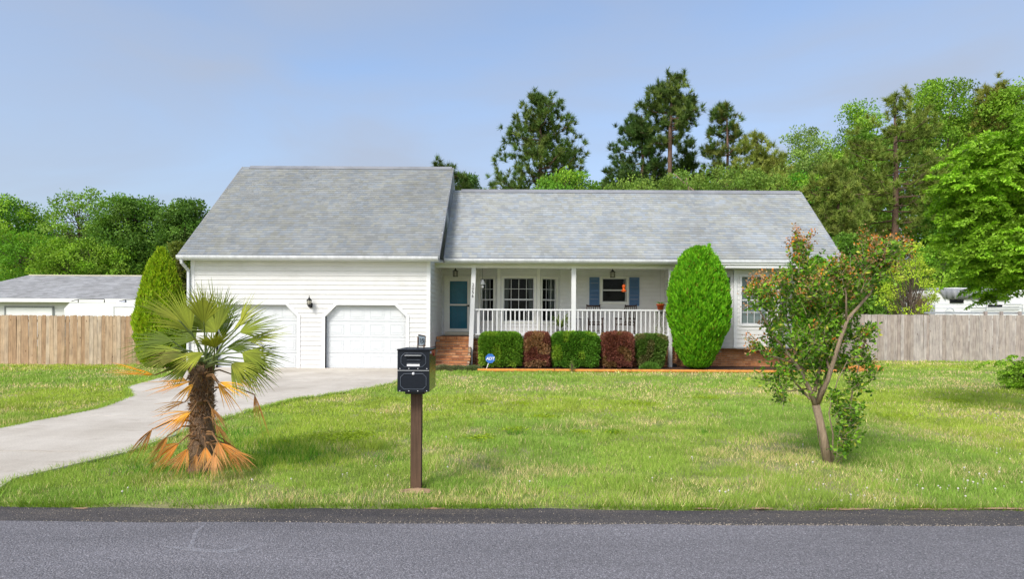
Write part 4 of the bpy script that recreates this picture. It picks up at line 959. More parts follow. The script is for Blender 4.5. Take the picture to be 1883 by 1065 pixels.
# ================================================================ HEDGES AND CONIFERS
def colvar(n, base, var=.25, hue=.12):
    c = np.array(base)[None]*(1+rng.uniform(-var, var, (n, 1))); c = c*(1+rng.uniform(-hue, hue, (n, 3))); return c
def hedge(label, x0, x1, y0, y1, z1, base, base2, nleaf, taper=0, group='clipped hedges in front of the porch railing', leafL=.055, core=(.02, .03, .01)):
    cx, cy = (x0+x1)/2, (y0+y1)/2; t = thing('hedge', label, 'hedge', (cx, cy, 0), group)
    m = MB(); x0 += .035; x1 -= .035; ax, ay = (x1-x0)/2-.10, (y1-y0)/2-.08; k = 1-taper
    m.add([(cx+sx*ax*s, cy+sy*ay*s, z) for z, s in ((.06, k*.93), (z1-.3, 1), (z1-.09, .97)) for sx, sy in ((-1, -1), (1, -1), (1, 1), (-1, 1))],
          [(0, 1, 5, 4), (1, 2, 6, 5), (2, 3, 7, 6), (3, 0, 4, 7), (4, 5, 9, 8), (5, 6, 10, 9), (6, 7, 11, 10), (7, 4, 8, 11), (8, 9, 10, 11), (3, 2, 1, 0)])
    m.build('inner_core', corem(core), t)  # solid dark core inside the leaf shell
    n = nleaf; u = rng.uniform(-1, 1, (n, 3)); face = rng.random(n); P = u.copy()
    P[:, 1] = np.where(face < .42, -1, P[:, 1]); P[:, 2] = np.where((face >= .42) & (face < .72), 1, P[:, 2]); sd = (face >= .72); P[:, 0] = np.where(sd, np.sign(u[:, 0]), P[:, 0])
    lp = 5; Pn = np.sign(P)*(np.abs(P)**1.0); nn = (np.abs(P)**5.5).sum(1)**(1/5.5); P = P/nn[:, None]          # rounded box
    nz = vnoise(P[:, 0]*ax*4+P[:, 2]*3, P[:, 1]*3+P[:, 2]*z1*2.2, .35, 21); inset = 1+.13*(nz-.5)-rng.random(n)**2*.12
    P = P*inset[:, None]; h = P[:, 2]*.5+.5; sc_ = 1-taper*(1-np.clip(h*1.4, 0, 1)); W_ = np.stack([cx+P[:, 0]*(ax+.08)*sc_, cy+P[:, 1]*(ay+.08)*sc_, .03+h*(z1-.04)], 1)
    D = unit(P*[1, 1, .8]+rdir(n)*.8+[0, 0, .35]); mixf = (vnoise(W_[:, 0]*2, W_[:, 2]*2+W_[:, 1], .5, 23) > .62)
    C = np.where(mixf[:, None], colvar(n, base2), colvar(n, base)); V, FI, CC = cards(W_, D, leafL*rng.uniform(.7, 1.5, n), leafL*.36, C)
    npmesh('foliage', V, FI, M['leaf'], CC, t)
    # stray shoots on top
    k = 40; P0 = np.stack([rng.uniform(x0+.08, x1-.08, k), rng.uniform(y0+.1, y1-.1, k), np.full(k, z1-.03)], 1); V, FI, CC = spikes(np.repeat(P0, 4, 0), unit(rdir(k*4)*.5+[0, 0, 1]), rng.uniform(.04, .10, k*4), .008, colvar(k*4, np.array(base)*1.3)); npmesh('new_shoots', V, FI, M['leaf'], CC, t)
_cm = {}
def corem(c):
    if c not in _cm: _cm[c] = plain('dark_core', c, 1, .3, 20, spec=0)
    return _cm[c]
G1, G1b = (.10, .22, .02), (.19, .32, .035); R1, R1b = (.19, .075, .058), (.27, .16, .09)
hedge('square green hedge directly right of the yard sign', -1.10, .36, 20.15, 21.05, 1.17, G1, G1b, 15000)
hedge('narrow dark red hedge left of the widest green hedge', .38, 1.28, 20.2, 21.0, 1.18, R1, R1b, 10000, core=(.03, .015, .01))
hedge('widest square green hedge in the middle of the row', 1.29, 2.88, 20.1, 21.05, 1.19, (.08, .20, .02), G1b, 16000)
hedge('dark red hedge with a rounded top between the two right green hedges', 2.90, 4.00, 20.15, 21.0, 1.19, R1, (.18, .11, .05), 11000, .08, core=(.03, .015, .01))
hedge('small sparse green hedge narrowing to its base beside the tall arborvitae', 4.03, 5.12, 20.25, 21.0, 1.13, (.085, .16, .03), (.14, .15, .06), 9500, .28)

def arborvitae(label, cx, cy, prof, base, base2, n, seedv, L_=.14, group='tall rounded arborvitaes'):
    """prof: (z, rx) list"""
    t = thing('arborvitae', label, 'conifer', (cx, cy, 0), group); zs = [p[0] for p in prof]; rs = [p[1] for p in prof]
    m = MB(); m.lathe([(0, zs[0])]+[(r*.70, z if i < len(zs)-1 else z-.25) for i, (z, r) in enumerate(prof)]+[(0, zs[-1]-.22)], (cx, cy, 0), 16); m.build('inner_core', corem((.022, .035, .008)), t)  # closed dark core behind the sprays, then the trunk
    m = MB(); m.tube([(cx, cy, -.02), (cx, cy, zs[0]+.3)], .09, 8); m.build('trunk', M['bark'], t)
    R_ = random.Random(seedv); SP_ = []
    for k in range(26):
        a_ = R_.uniform(-math.pi, 0); z_ = R_.uniform(zs[0]+.3, zs[-1]-.15); r_ = np.interp(z_, zs, rs)*.90; SP_.append((cx+r_*math.cos(a_), cy+r_*math.sin(a_), z_, R_.uniform(.14, .34)))
    SP_ = np.array(SP_); k_ = rng.integers(0, len(SP_), 2600); h_ = rng.random(2600); Q = SP_[k_]; wd_ = .09*(1-h_)+.01
    PS = np.stack([Q[:, 0]+rng.normal(0, 1, 2600)*wd_*.7, Q[:, 1]+rng.normal(0, 1, 2600)*wd_*.7, Q[:, 2]+h_*Q[:, 3]], 1); V, FI, CC = cards(PS, unit(rdir(2600)*.4+[0, 0, 1]), L_*.8, L_*.14, colvar(2600, np.array(base2)*.95)); npmesh('protruding_sprays', V, FI, M['leaf'], CC, t)
    z = zs[0]+(zs[-1]-zs[0])*rng.random(n*2); r = np.interp(z, zs, rs); keep = rng.random(n*2) < (r+.05)/max(rs); z, r = z[keep][:n], r[keep][:n]; n = len(z)
    a = rng.uniform(0, 2*math.pi, n); a = np.where(np.sin(a) > .2, -a, a)          # a thinner back
    nz = vnoise(a*1.6+z*.2, z*1.0, .30, seedv); nz2 = vnoise(a*3, z*2.2, .22, seedv+1); nz3 = vnoise(a+9, z, .75, seedv+2); rr = r*(.76+.22*nz+.14*(nz2-.5)+.14*nz3)-rng.random(n)**2*.09
    P = np.stack([cx+rr*np.cos(a), cy+rr*np.sin(a), z+.05*nz2], 1)
    D = unit(np.stack([np.cos(a)*.42, np.sin(a)*.42, np.full(n, 1.0)], 1)+rdir(n)*.42)
    C = np.where((nz2 > .6)[:, None], colvar(n, base2, .22), colvar(n, base, .25)); brown = rng.random(n) < .02; C[brown] = (.15, .09, .02)
    V, FI, CC = cards(P, D, L_*rng.uniform(.5, 1.25, n), L_*.16, C); npmesh('foliage', V, FI, M['leaf'], CC, t)
AV1 = [(.02, .22), (.10, .42), (.35, .52), (.7, .70), (1.1, .82), (1.7, .96), (2.2, .98), (2.7, .93), (3.1, .80), (3.5, .62), (3.75, .40), (3.88, .16), (3.92, .02)]
arborvitae('huge bright green egg shaped arborvitae at the right end of the porch', 6.02, 20.3, AV1, (.088, .27, .010), (.15, .37, .015), 52000, 31)
AV2 = [(.05, .3), (.4, .55), (1.2, .68), (2.2, .66), (2.9, .52), (3.4, .30), (3.62, .03)]
arborvitae('bright green arborvitae half hidden behind the crepe myrtle at the house corner', 9.85, 20.3, AV2, (.088, .27, .010), (.15, .37, .015), 20000, 35)
AV3 = [(.0, .45), (.3, .68), (.9, .76), (1.6, .75), (2.2, .65), (2.8, .50), (3.3, .34), (3.6, .17), (3.78, .02)]
arborvitae('yellow green pointed arborvitae at the left corner of the garage behind the palm', -11.3, 20.2, AV3, (.19, .31, .012), (.28, .40, .02), 42000, 37, .13)

# low grey-green plants in front of the steps and under the bed edge
def tuft_plant(name, label, cx, cy, rx, ry, h, base, n, cat='shrub', L_=.05):
    t = thing(name, label, cat, (cx, cy, 0)); q = rdir(n); q[:, 2] = np.abs(q[:, 2]); P = q*rng.random((n, 1))**.35*[rx, ry, h]+[cx, cy, .0]; V, FI, CC = cards(P, unit(q+rdir(n)*.6+[0, 0, .3]), L_*rng.uniform(.7, 1.3, n), L_*.22, colvar(n, base)); npmesh('foliage', V, FI, M['leaf'], CC, t)
    m = MB()
    for i in range(6): a = i*1.05; m.tube([(cx, cy, -.01), (cx+rx*.5*math.cos(a), cy+ry*.5*math.sin(a), h*.6)], .006, 4)
    m.build('stems', M['bark'], t)
tuft_plant('low_shrub', 'low grey green shrub at the left of the brick step foot', -2.1, 19.35, .38, .2, .17, (.14, .16, .09), 2200)
tuft_plant('low_shrub', 'low grey green shrub at the middle of the brick step foot', -1.65, 19.32, .38, .2, .15, (.13, .16, .085), 2200)
tuft_plant('low_shrub', 'low grey green shrub between the brick steps and the yard sign', -1.2, 19.30, .33, .2, .16, (.12, .16, .07), 2000)
tuft_plant('low_shrub', 'low green tuft under the small sparse hedge', 4.45, 20.15, .35, .15, .25, (.09, .2, .03), 1500)
tuft_plant('tall_weed', 'single thin weed before the widest hedge', 1.82, 18.9, .06, .06, .42, (.16, .22, .06), 120, 'weed')

# ================================================================ PALM
PC = Vector((-2.93, 5.96, 0)); palm = thing('fan_palm', 'windmill fan palm with orange dead fronds hanging around its shaggy trunk', 'palm', PC)
m = MB(); zs = np.linspace(-.02, 1.02, 24); m.tube([(PC.x-.02+.015*math.sin(z*5), PC.y, z) for z in zs], [(.125 if z < .05 else .094+.012*math.sin(z*7)+.01*random.random()) for z in zs], 18, jit=.07); m.build('trunk', M['palmbark'], palm)
n = 5200; a = rng.uniform(0, 2*math.pi, n); z = rng.uniform(0, 1.04, n); P = np.stack([PC.x-.02+.094*np.cos(a), PC.y+.094*np.sin(a), z], 1)
D = unit(np.stack([np.cos(a)*.55, np.sin(a)*.55, rng.choice([1.0, -.7], n)], 1)+rdir(n)*.65); c3 = np.array([(.28, .18, .11), (.45, .32, .22), (.12, .07, .04), (.36, .18, .07)])[rng.integers(0, 4, n)]
V, FI, CC = spikes(P, D, rng.uniform(.02, .07, n), rng.uniform(.002, .005, n), c3); fb = npmesh('trunk_fibres', V, FI, M['petal'], CC, palm); fb['kind'] = 'stuff'
m = MB()
for i in range(29):
    a = i*2.4; z = .1+i*.031; r = .092; m.obox((PC.x-.02+r*math.cos(a), PC.y+r*math.sin(a), z), Vector((-math.sin(a), math.cos(a), 0))*.035, Vector((math.cos(a), math.sin(a), .7))*.03, Vector((0, 0, .012)))
m.build('leaf_bases', M['palmbark'], palm)['kind'] = 'stuff'
def frond(hub, tip, normal, spread, nseg, c_in, c_out, fold=.12, width=.018, origin=None, droop=.06, label=None, ragged=.22, gap=0.0):
    hub, tip, normal = Vector(hub), Vector(tip), Vector(normal); d = tip-hub; R_ = d.length; d.normalize(); nn = (normal-d*normal.dot(d)).normalized(); s_ = d.cross(nn)
    dead = c_in[0] > c_in[1]*1.3; V, FI, CC = [], [], []
    ci, co = np.array(c_in), np.array(c_out); sp = math.radians(spread)
    for i in range(nseg):
        f = (i+.5)/nseg*2-1; a = f*sp/2; dd = (d*math.cos(a)+s_*math.sin(a)+nn*(fold*(abs(f)-.5)*1.2)).normalized(); side = (s_*math.cos(a)-d*math.sin(a))
        L_ = R_*(1-.30*abs(f)**2)*random.uniform(1-ragged, 1.0); b = len(V); k = 5; hw = max(R_*.5*sp/nseg*.36, width*.36); v_ = random.uniform(.7, 1.25); tb = random.choice((0, .1, .4, .85))
        if random.random() < gap: L_ *= random.uniform(.3, .6)
        bend = random.uniform(.3, 1.5)*droop
        for j in range(k+1):
            q = j/k; wq = (hw*min(q/.42, 1) if q < .42 else hw*max(0, 1-(q-.42)/.58)**.9)+.0006; p = hub+dd*(L_*q)-Vector((0, 0, bend*q**2.5*R_*2)); rid = nn*wq*.7
            V += [p-side*wq, p+rid, p+side*wq]; c = (ci*(1-q)+co*q)*v_; c = c if not dead else c*(1-tb)+np.array((.40, .25, .09))*tb; CC += [c*.96, c*1.06, c*.96]
        for j in range(k):
            q = b+3*j; FI += [(q, q+1, q+4, q+3), (q+1, q+2, q+5, q+4)]
    o = npmesh('frond', np.array(V), np.array(FI), M['frond'], np.array(CC), palm)
    if origin is not None:
        org = Vector(origin); mid = (org+hub)/2+Vector((0, 0, .04)); m = MB(); m.tube([org, mid, hub, hub+d*.03], [.011, .008, .006, .003], 5, 0); pm = M['petiole_dead'] if (c_in[0] > c_in[1]) else M['petiole']; m.build('petiole', pm, o)
    if label: o['label'] = label
M['petiole'] = plain('green_petiole', (.17, .22, .07), .5, .2, 10); M['petiole_dead'] = plain('brown_petiole', (.28, .15, .06), .8, .3, 10)
M['leaf'].name = 'leaf_surface'
PY = 5.96
def pp(px, py, dy=0): return at(px, py, PY+dy)
GRN, GR2, LIM = (.095, .145, .018), (.21, .26, .03), (.34, .37, .05); OR, OR2, BR = (.70, .23, .004), (.78, .42, .02), (.30, .13, .03)
K = [ # hub px, tip px, dy hub, dy tip, normal, spread, nseg, inner, outer
 ((398, 612), (352, 518), .00, .05, (0, -1, .25), 120, 40, GR2, GRN), ((352, 610), (292, 528), -.1, -.15, (.2, -1, .2), 85, 26, GR2, GR2),
 ((410, 622), (412, 532), .10, .20, (.9, -.35, .1), 70, 20, GRN, GR2), ((332, 592), (250, 541), -.25, -.40, (.5, -.5, .8), 46, 18, LIM, GRN),
 ((428, 608), (487, 549), -.12, -.25, (-.6, -.6, .6), 60, 22, LIM, GR2), ((440, 612), (516, 578), .10, .15, (-.2, -.7, .7), 95, 30, GR2, GRN),
 ((452, 628), (524, 606), -.15, -.30, (-.1, -.5, .9), 60, 24, GRN, LIM), ((415, 640), (500, 622), .1, .15, (0, -.6, .9), 80, 26, GRN, GRN),
 ((425, 672), (475, 708), -.3, -.45, (-.3, -.8, .4), 80, 24, GRN, GR2), ((350, 668), (296, 694), -.3, -.4, (.3, -.8, .4), 80, 24, GR2, GRN), ((445, 648), (520, 668), -.2, -.4, (-.2, -.6, .7), 75, 26, GR2, GRN), ((335, 645), (240, 668), -.3, -.45, (.2, -.6, .7), 70, 24, GR2, GRN), ((440, 600), (462, 540), -.3, -.5, (-.7, -.6, .3), 50, 20, LIM, GR2), ((375, 596), (372, 522), -.3, -.45, (.3, -1, .1), 70, 26, GR2, LIM), ((318, 628), (226, 622), -.15, -.20, (.1, -.7, .8), 80, 26, GRN, GRN), ((320, 640), (232, 648), -.25, -.40, (.0, -.4, .9), 70, 24, GR2, GRN),
 ((348, 655), (272, 652), -.40, -.55, (.2, -.6, .8), 56, 20, GRN, (.16, .13, .04)), ((450, 660), (514, 652), -.1, -.15, (-.1, -.7, .6), 100, 30, GRN, GR2),
 ((449, 668), (505, 700), -.1, -.15, (-.3, -.9, .3), 90, 20, GRN, GR2), ((425, 668), (472, 688), -.35, -.5, (-.2, -.5, .8), 60, 18, LIM, GR2),
 ((380, 602), (335, 540), .35, .55, (.1, -1, .2), 80, 24, GRN, GRN), ((390, 604), (440, 536), .40, .62, (-.1, -1, .2), 80, 24, GRN, GRN),
 ((395, 640), (378, 600), -.45, -.75, (0, -.4, .9), 95, 26, LIM, GR2), ((375, 648), (318, 672), -.45, -.65, (.3, -.5, .8), 70, 20, GR2, LIM),
 ((400, 655), (352, 690), .3, .35, (.2, -.8, .3), 90, 20, GRN, GRN), ((360, 625), (300, 590), .25, .35, (.2, -.9, .3), 110, 30, GRN, GRN), ]
for h_, t_, d1, d2, nr, sp, ns, c1, c2 in K:
    hub, tip = pp(*h_, d1), pp(*t_, d2); tip = hub+(tip-hub)*1.14; frond(hub, tip, nr, sp, ns, c1, c2, origin=(PC.x+random.uniform(-.07, .07), PY+random.uniform(-.05, .05), random.uniform(.90, 1.04)))
DK = [((285, 690), (196, 676), -.3, -.45, (0, -.7, .7), 30, 20, OR2, OR, .02), ((352, 702), (258, 716), -.35, -.5, (.1, -.8, .6), 34, 14, OR2, OR, .03), ((356, 706), (320, 740), -.35, -.4, (.3, -.9, .2), 50, 8, OR2, BR, .1),
 ((402, 703), (470, 722), -.35, -.5, (0, -.7, .7), 30, 14, OR2, OR2, .03), ((400, 705), (440, 745), -.3, -.35, (-.3, -.9, .2), 50, 9, OR2, BR, .1), ((468, 726), (486, 792), -.3, -.33, (-.5, -.8, 0), 48, 16, (.24, .10, .03), BR, .05),
 ((352, 757), (278, 786), -.45, -.6, (.3, -.8, .5), 62, 20, OR2, OR, .06), ((350, 760), (318, 800), -.42, -.5, (.3, -.9, .2), 40, 12, OR2, OR, .05), ((280, 790), (236, 842), -.35, -.45, (.6, -.7, .3), 46, 18, (.33, .12, .03), BR, .05), ((308, 802), (275, 855), -.4, -.5, (.5, -.8, .2), 44, 20, (.50, .20, .03), (.28, .14, .05), .04),
 ((330, 815), (262, 858), -.2, -.35, (.4, -.9, .3), 60, 22, OR, BR, .05), ((420, 820), (458, 868), .0, -.1, (-.4, -.9, .2), 60, 22, OR, (.42, .25, .12), .05), ((378, 822), (378, 876), -.35, -.45, (0, -1, .3), 66, 22, OR, (.50, .28, .12), .02), ((388, 750), (420, 800), -.2, -.3, (-.3, -.9, .2), 46, 16, BR, (.2, .1, .04), .05), ((340, 840), (280, 880), .1, .0, (.3, -.9, .3), 60, 20, BR, (.42, .25, .12), .04), ((395, 835), (388, 884), -.4, -.55, (0, -.9, .4), 70, 22, (.5, .2, .06), (.45, .28, .14), .02), ((430, 830), (470, 868), -.2, -.35, (-.3, -.9, .3), 50, 18, OR, (.4, .24, .12), .04), ((430, 690), (478, 708), .2, .3, (-.2, -.7, .5), 50, 14, (.35, .28, .06), OR2, .05), ((340, 740), (282, 750), .0, -.1, (.2, -.8, .5), 40, 12, BR, (.3, .18, .08), .08), ((346, 826), (312, 874), -.3, -.38, (.3, -.9, .2), 74, 24, OR, (.42, .25, .12), .03), ((362, 835), (350, 876), -.25, -.3, (0, -1, .2), 60, 14, (.40, .14, .03), (.42, .25, .12), .02), ((402, 815), (448, 858), -.3, -.42, (-.4, -.9, .2), 60, 26, OR, (.38, .20, .09), .04),
 ((400, 812), (408, 872), -.35, -.45, (0, -1, .2), 52, 22, (.50, .17, .03), (.42, .25, .12), .02), ((396, 780), (425, 826), -.15, -.25, (-.4, -.9, .1), 50, 14, BR, (.12, .05, .02), .05), ((410, 808), (462, 862), .12, .15, (-.4, -.9, .1), 40, 16, BR, (.30, .15, .06), .03), ((342, 700), (300, 690), .2, .35, (0, -.8, .6), 50, 12, (.3, .24, .06), OR, .04)]
for h_, t_, d1, d2, nr, sp, ns, c1, c2, dr in DK:
    hub, tip = pp(*h_, d1), pp(*t_, d2); tip = hub+(tip-hub)*1.16; zo = min(1.1, max(.12, hub.z+.04)); frond(hub, tip, nr, sp, ns, c1, c2, .2, .007, (PC.x+(hub.x-PC.x)*.25, PY-.09, zo), dr, 'dead orange brown frond hanging down', .45, .25)

# ================================================================ CREPE MYRTLE
CM = gnd(1524, 853); cmt = thing('crepe_myrtle', 'young crepe myrtle with tan trunk and russet seed heads on the right lawn', 'tree', CM)
def cp(px, py, dy=0): return at(px, py, CM.y+dy)
ST = [([(1524, 855, 0), (1514, 800, .01), (1500, 745, .02)], [.062, .045, .048]),
 ([(1500, 748, .02), (1488, 715, 0), (1462, 668, -.1), (1425, 620, -.2), (1390, 560, -.3)], [.035, .028, .022, .015, .006]), ([(1500, 748, .02), (1478, 690, .1), (1455, 620, .2), (1440, 560, .25)], [.028, .022, .016, .006]),
 ([(1498, 720, .0), (1515, 640, .1), (1500, 560, .1), (1478, 500, .05), (1470, 450, 0)], [.024, .018, .014, .009, .004]), ([(1502, 745, .02), (1522, 700, -.1), (1545, 625, -.2), (1560, 585, -.2), (1600, 540, -.25), (1612, 490, -.2), (1640, 455, -.2)], [.034, .028, .024, .02, .015, .010, .004]),
 ([(1556, 590, -.2), (1556, 540, -.25), (1545, 500, -.2)], [.014, .01, .004]), ([(1528, 690, -.1), (1508, 620, .35), (1470, 560, .45), (1430, 520, .4)], [.016, .013, .01, .004]), ([(1462, 668, -.1), (1420, 655, -.2), (1385, 640, -.25)], [.012, .008, .004]),
 ([(1500, 740, .1), (1530, 660, .35), (1560, 600, .4), (1580, 560, .35)], [.02, .016, .01, .004]), ([(1488, 715, .05), (1450, 720, -.1), (1425, 705, -.15)], [.010, .007, .003]), ([(1490, 735, 0), (1450, 690, .2), (1425, 650, .3), (1415, 600, .3)], [.014, .010, .007, .003]),
 ([(1528, 855, .04), (1548, 800, .05), (1562, 745, .0), (1575, 690, -.1), (1590, 630, -.15), (1596, 600, -.15)], [.012, .010, .008, .007, .005, .003]), ([(1535, 855, .0), (1550, 840, -.05), (1560, 790, -.1), (1566, 760, -.1)], [.008, .006, .005, .003]),
 ([(1515, 853, .05), (1504, 800, .1), (1500, 760, .1)], [.008, .006, .005]), ([(1530, 855, -.05), (1532, 800, -.1), (1524, 760, -.1), (1540, 700, -.1), (1560, 660, -.1)], [.010, .009, .008, .006, .003])]
m = MB()
for pts, rr in ST: m.tube([cp(*p) for p in pts], [q*.82 for q in rr], 9 if rr[0] > .02 else 6, jit=.05)
m.build('trunk', M['myrtlebark'], cmt)
# leafy shoots: seed points (px, py, dy, spread px, shoots, russet)
SH = [(1402, 552, -.3, 16, 9, .35), (1388, 543, -.3, 9, 4, .9), (1424, 562, -.3, 18, 11, .2), (1430, 605, -.2, 18, 11, .05), (1440, 640, -.1, 28, 18, .0), (1455, 590, .1, 34, 26, .05), (1470, 545, .1, 34, 26, .1), (1475, 500, .05, 24, 18, .2), (1472, 462, 0, 12, 10, .85), (1478, 480, 0, 12, 8, .6),
 (1500, 570, .1, 36, 30, .05), (1505, 625, -.1, 40, 34, .02), (1535, 590, 0, 36, 30, .05), (1540, 545, .0, 34, 28, .15), (1520, 515, 0, 30, 20, .35), (1545, 505, -.1, 26, 18, .7), (1500, 530, -.3, 28, 14, .4), (1560, 560, .1, 28, 20, .1), (1585, 530, -.2, 24, 16, .3), (1600, 505, -.2, 26, 18, .35), (1615, 480, -.2, 22, 18, .45), (1640, 462, -.2, 16, 12, .8), (1590, 478, -.2, 18, 12, .8), (1605, 462, -.2, 14, 8, .8),
 (1480, 650, 0, 34, 24, .02), (1530, 650, .1, 34, 24, .05), (1560, 625, .2, 28, 18, .1), (1550, 670, .2, 26, 16, .05), (1500, 690, .1, 34, 20, .0), (1450, 690, -.1, 28, 16, .0), (1435, 712, -.15, 16, 6, .0), (1412, 655, -.2, 12, 4, .35), (1398, 642, -.25, 8, 3, .8),
 (1590, 620, -.15, 18, 14, .05), (1582, 660, -.12, 18, 12, .1), (1570, 710, -.05, 18, 12, .0), (1562, 755, 0, 20, 14, .0), (1555, 800, -.05, 18, 12, .0), (1548, 830, -.05, 14, 12, .0), (1560, 780, 0, 16, 12, 0), (1545, 770, 0, 14, 8, 0), (1600, 690, -.1, 12, 6, .1), (1535, 735, -.1, 16, 8, 0), (1415, 540, -.3, 22, 10, .7), (1445, 520, -.1, 22, 10, .6), (1410, 700, -.1, 10, 4, .2), (1435, 735, -.1, 10, 5, 0)]
tw = MB(); LC, LD, LL, LW, LCc = [], [], [], [], []; DC, DD, DL, DW, DCc = [], [], [], [], []
for px, py, dy, sp, ns, rus in SH:
    for i in range(int(ns*2.7)):
        p = cp(px+random.gauss(0, sp*.44), py+random.gauss(0, sp*.44), dy+random.gauss(0, .12)); out = Vector((random.gauss((px-1505)/160, .5), random.gauss(0, .6), random.gauss(.6, .5))).normalized(); L_ = random.uniform(.07, .18); e = p+out*L_
        tw.tube([p-out*.02, e], [.0022, .001], 3, cap=False); k = random.randint(5, 9)
        for j in range(k):
            q = p+out*(L_*(j+.5)/k); LC.append(q); sd = Vector((random.gauss(0, 1), random.gauss(0, 1), random.gauss(.1, .6))).normalized(); LD.append((sd+out*.5).normalized()); LL.append(random.uniform(.032, .060)); LW.append(random.uniform(.010, .017))
            u = random.random(); LCc.append(np.array((.05, .135, .012) if u < .38 else (.15, .31, .022) if u < .90 else (.34, .36, .05))*random.uniform(.7, 1.25))
        if random.random() < min(1, rus*.5):
            for j in range(30):
                q = e+Vector((random.gauss(0, .028), random.gauss(0, .028), random.gauss(.02, .03))); DC.append(q); DD.append(Vector(np.random.default_rng(j+i).normal(size=3)).normalized()); DL.append(random.uniform(.014, .034)); DW.append(random.uniform(.005, .010)); DCc.append(np.array(random.choice(((.34, .20, .09), (.46, .30, .15), (.60, .20, .03), (.26, .17, .10))))*random.uniform(.7, 1.2))
tw.build('twigs', M['myrtlebark'], cmt)['kind'] = 'stuff'
V, FI, CC = cards(np.array(LC), np.array(LD), np.array(LL), np.array(LW), np.array(LCc)); npmesh('leaves', V, FI, M['leaf'], CC, cmt)
V, FI, CC = cards(np.array(DC), np.array(DD), np.array(DL), np.array(DW), np.array(DCc)); npmesh('seed_heads', V, FI, M['petal'], CC, cmt)

# ================================================================ FEATHERY MIMOSA BRANCHES
def mimosa(name, label, base, sprays, limbs, seedv, leafL=.30, cat='tree'):
    R = random.Random(seedv); t = thing(name, label, cat, base); m = MB()
    for pts, rr in limbs: m.tube(pts, rr, 8, jit=.05)
    m.build('branches', M['bark'], t); C, D, L_, W_, K_, B_ = [], [], [], [], [], []; st = MB()
    for cx, cy, cz, sr, n in sprays:
        for i in range(n):
            o = Vector((cx+R.gauss(0, sr), cy+R.gauss(0, sr), cz+R.gauss(0, sr*.65))); az = R.uniform(0, 2*math.pi)
            if R.random() < .45: az = R.gauss(math.pi+.7, 1.1)
            d = Vector((math.cos(az), math.sin(az), R.uniform(-.6, .6))).normalized(); s_ = d.cross(Vector((0, 0, 1))).normalized(); FL = leafL*R.uniform(.65, 1.15); pts = []
            tone = R.uniform(.55, 1.3); npn = 9
            for j in range(npn+1):
                q = j/npn; p = o+d*FL*q-Vector((0, 0, FL*.45*q*q)); pts.append(p)
                if j == 0: continue
                pl = FL*.42*math.sin(math.pi*(.15+.75*q))+.02
                for sg in (-1, 1):
                    pd = (s_*sg+d*.35-Vector((0, 0, .35+.2*R.random()))).normalized(); 
                    for e in range(5):
                        C.append(p+pd*(pl*e/5)); D.append((pd*.7+Vector((R.gauss(0, .5), R.gauss(0, .5), R.gauss(-.1, .4)))).normalized()); L_.append(pl*.42+.012); W_.append(.012+.008*R.random()); K_.append(np.array((.20, .37, .028))*tone*R.uniform(.75, 1.25))
            st.tube(pts[::3], [.003, .002, .0015, .001], 3, cap=False)
    st.build('leaf_stalks', M['petiole'], t)['kind'] = 'stuff'; C, D, L_, W_, K_ = map(np.array, (C, D, L_, W_, K_))
    # each pinna a flat blade facing mostly up
    B = unit(np.cross(D, np.array([0, 0, 1.0])+rdir(len(C))*.8)); Lx, Wx = L_[:, None], W_[:, None]
    V = np.stack([C-B*Wx*.5, C+D*Lx*.45-B*Wx, C+D*Lx, C+D*Lx*.45+B*Wx], 1).reshape(-1, 3); npmesh('leaves', V, np.arange(4*len(C)).reshape(-1, 4), M['leaf'], np.repeat(K_, 4, 0), t)
def mp_(px, py, Y): p = at(px, py, Y); return (p.x, p.y, p.z)
SP = []; YM = 9.6
for px, py, sr, n in ((1850, 262, .16, 30), (1810, 268, .14, 12), (1875, 240, .15, 20), (1760, 300, .13, 9), (1750, 318, .08, 5), (1830, 300, .2, 30), (1875, 300, .2, 30), (1800, 330, .12, 12), (1850, 345, .2, 26), (1880, 370, .2, 22), (1815, 380, .15, 20), (1780, 385, .12, 10), (1800, 410, .12, 14), (1840, 410, .2, 26), (1765, 430, .08, 7), (1875, 420, .2, 26),
 (1850, 455, .2, 26), (1830, 480, .15, 20), (1870, 480, .2, 24), (1800, 450, .14, 14), (1790, 350, .2, 26), (1770, 330, .15, 14), (1825, 360, .25, 40), (1860, 300, .25, 40), (1800, 430, .2, 26), (1785, 470, .12, 14), (1840, 480, .25, 40), (1870, 440, .3, 40), (1845, 512, .14, 18), (1875, 520, .15, 22), (1860, 535, .1, 10), (1900, 340, .3, 40), (1930, 420, .3, 40), (1920, 270, .3, 40), (1815, 505, .1, 8), (1840, 440, .12, 10), (1905, 500, .2, 24), (1960, 350, .3, 40)):
    x, y, z = mp_(px, py, YM); SP.append((x, YM+random.uniform(-.4, .5), z, sr, int(n*1.15)))
tb_ = Vector((10.4, 10.2, 0)); LB = [([tb_, (10.3, 10.2, 1.5), (10.0, 10.1, 2.6), (9.6, 10, 3.6), (9.0, 9.9, 4.6)], [.15, .13, .11, .08, .04])]
for px, py in ((1750, 320), (1775, 390), (1790, 452), (1820, 500), (1790, 270), (1850, 535), (1850, 250)):
    x, y, z = mp_(px, py, YM); LB.append(([(9.9, 10.1, max(2.2, z*.72)), (9.0, 9.9, z*.93+.25), (8.3, 9.7, z+.12), (x, 9.6, z)], [.05, .035, .02, .006]))
mimosa('mimosa_tree', 'bright green feathery mimosa branches reaching in from the right edge', tb_, SP, LB, 5)
SP = []
for px, py, sr, n in ((1872, 664, .13, 10), (1882, 680, .16, 16), (1866, 692, .12, 10), (1872, 706, .12, 10), (1910, 680, .25, 30)):
    g = at(px, py, 14.2); SP.append((g.x, 14.2+random.uniform(-.3, .3), max(.12, g.z), sr, n))
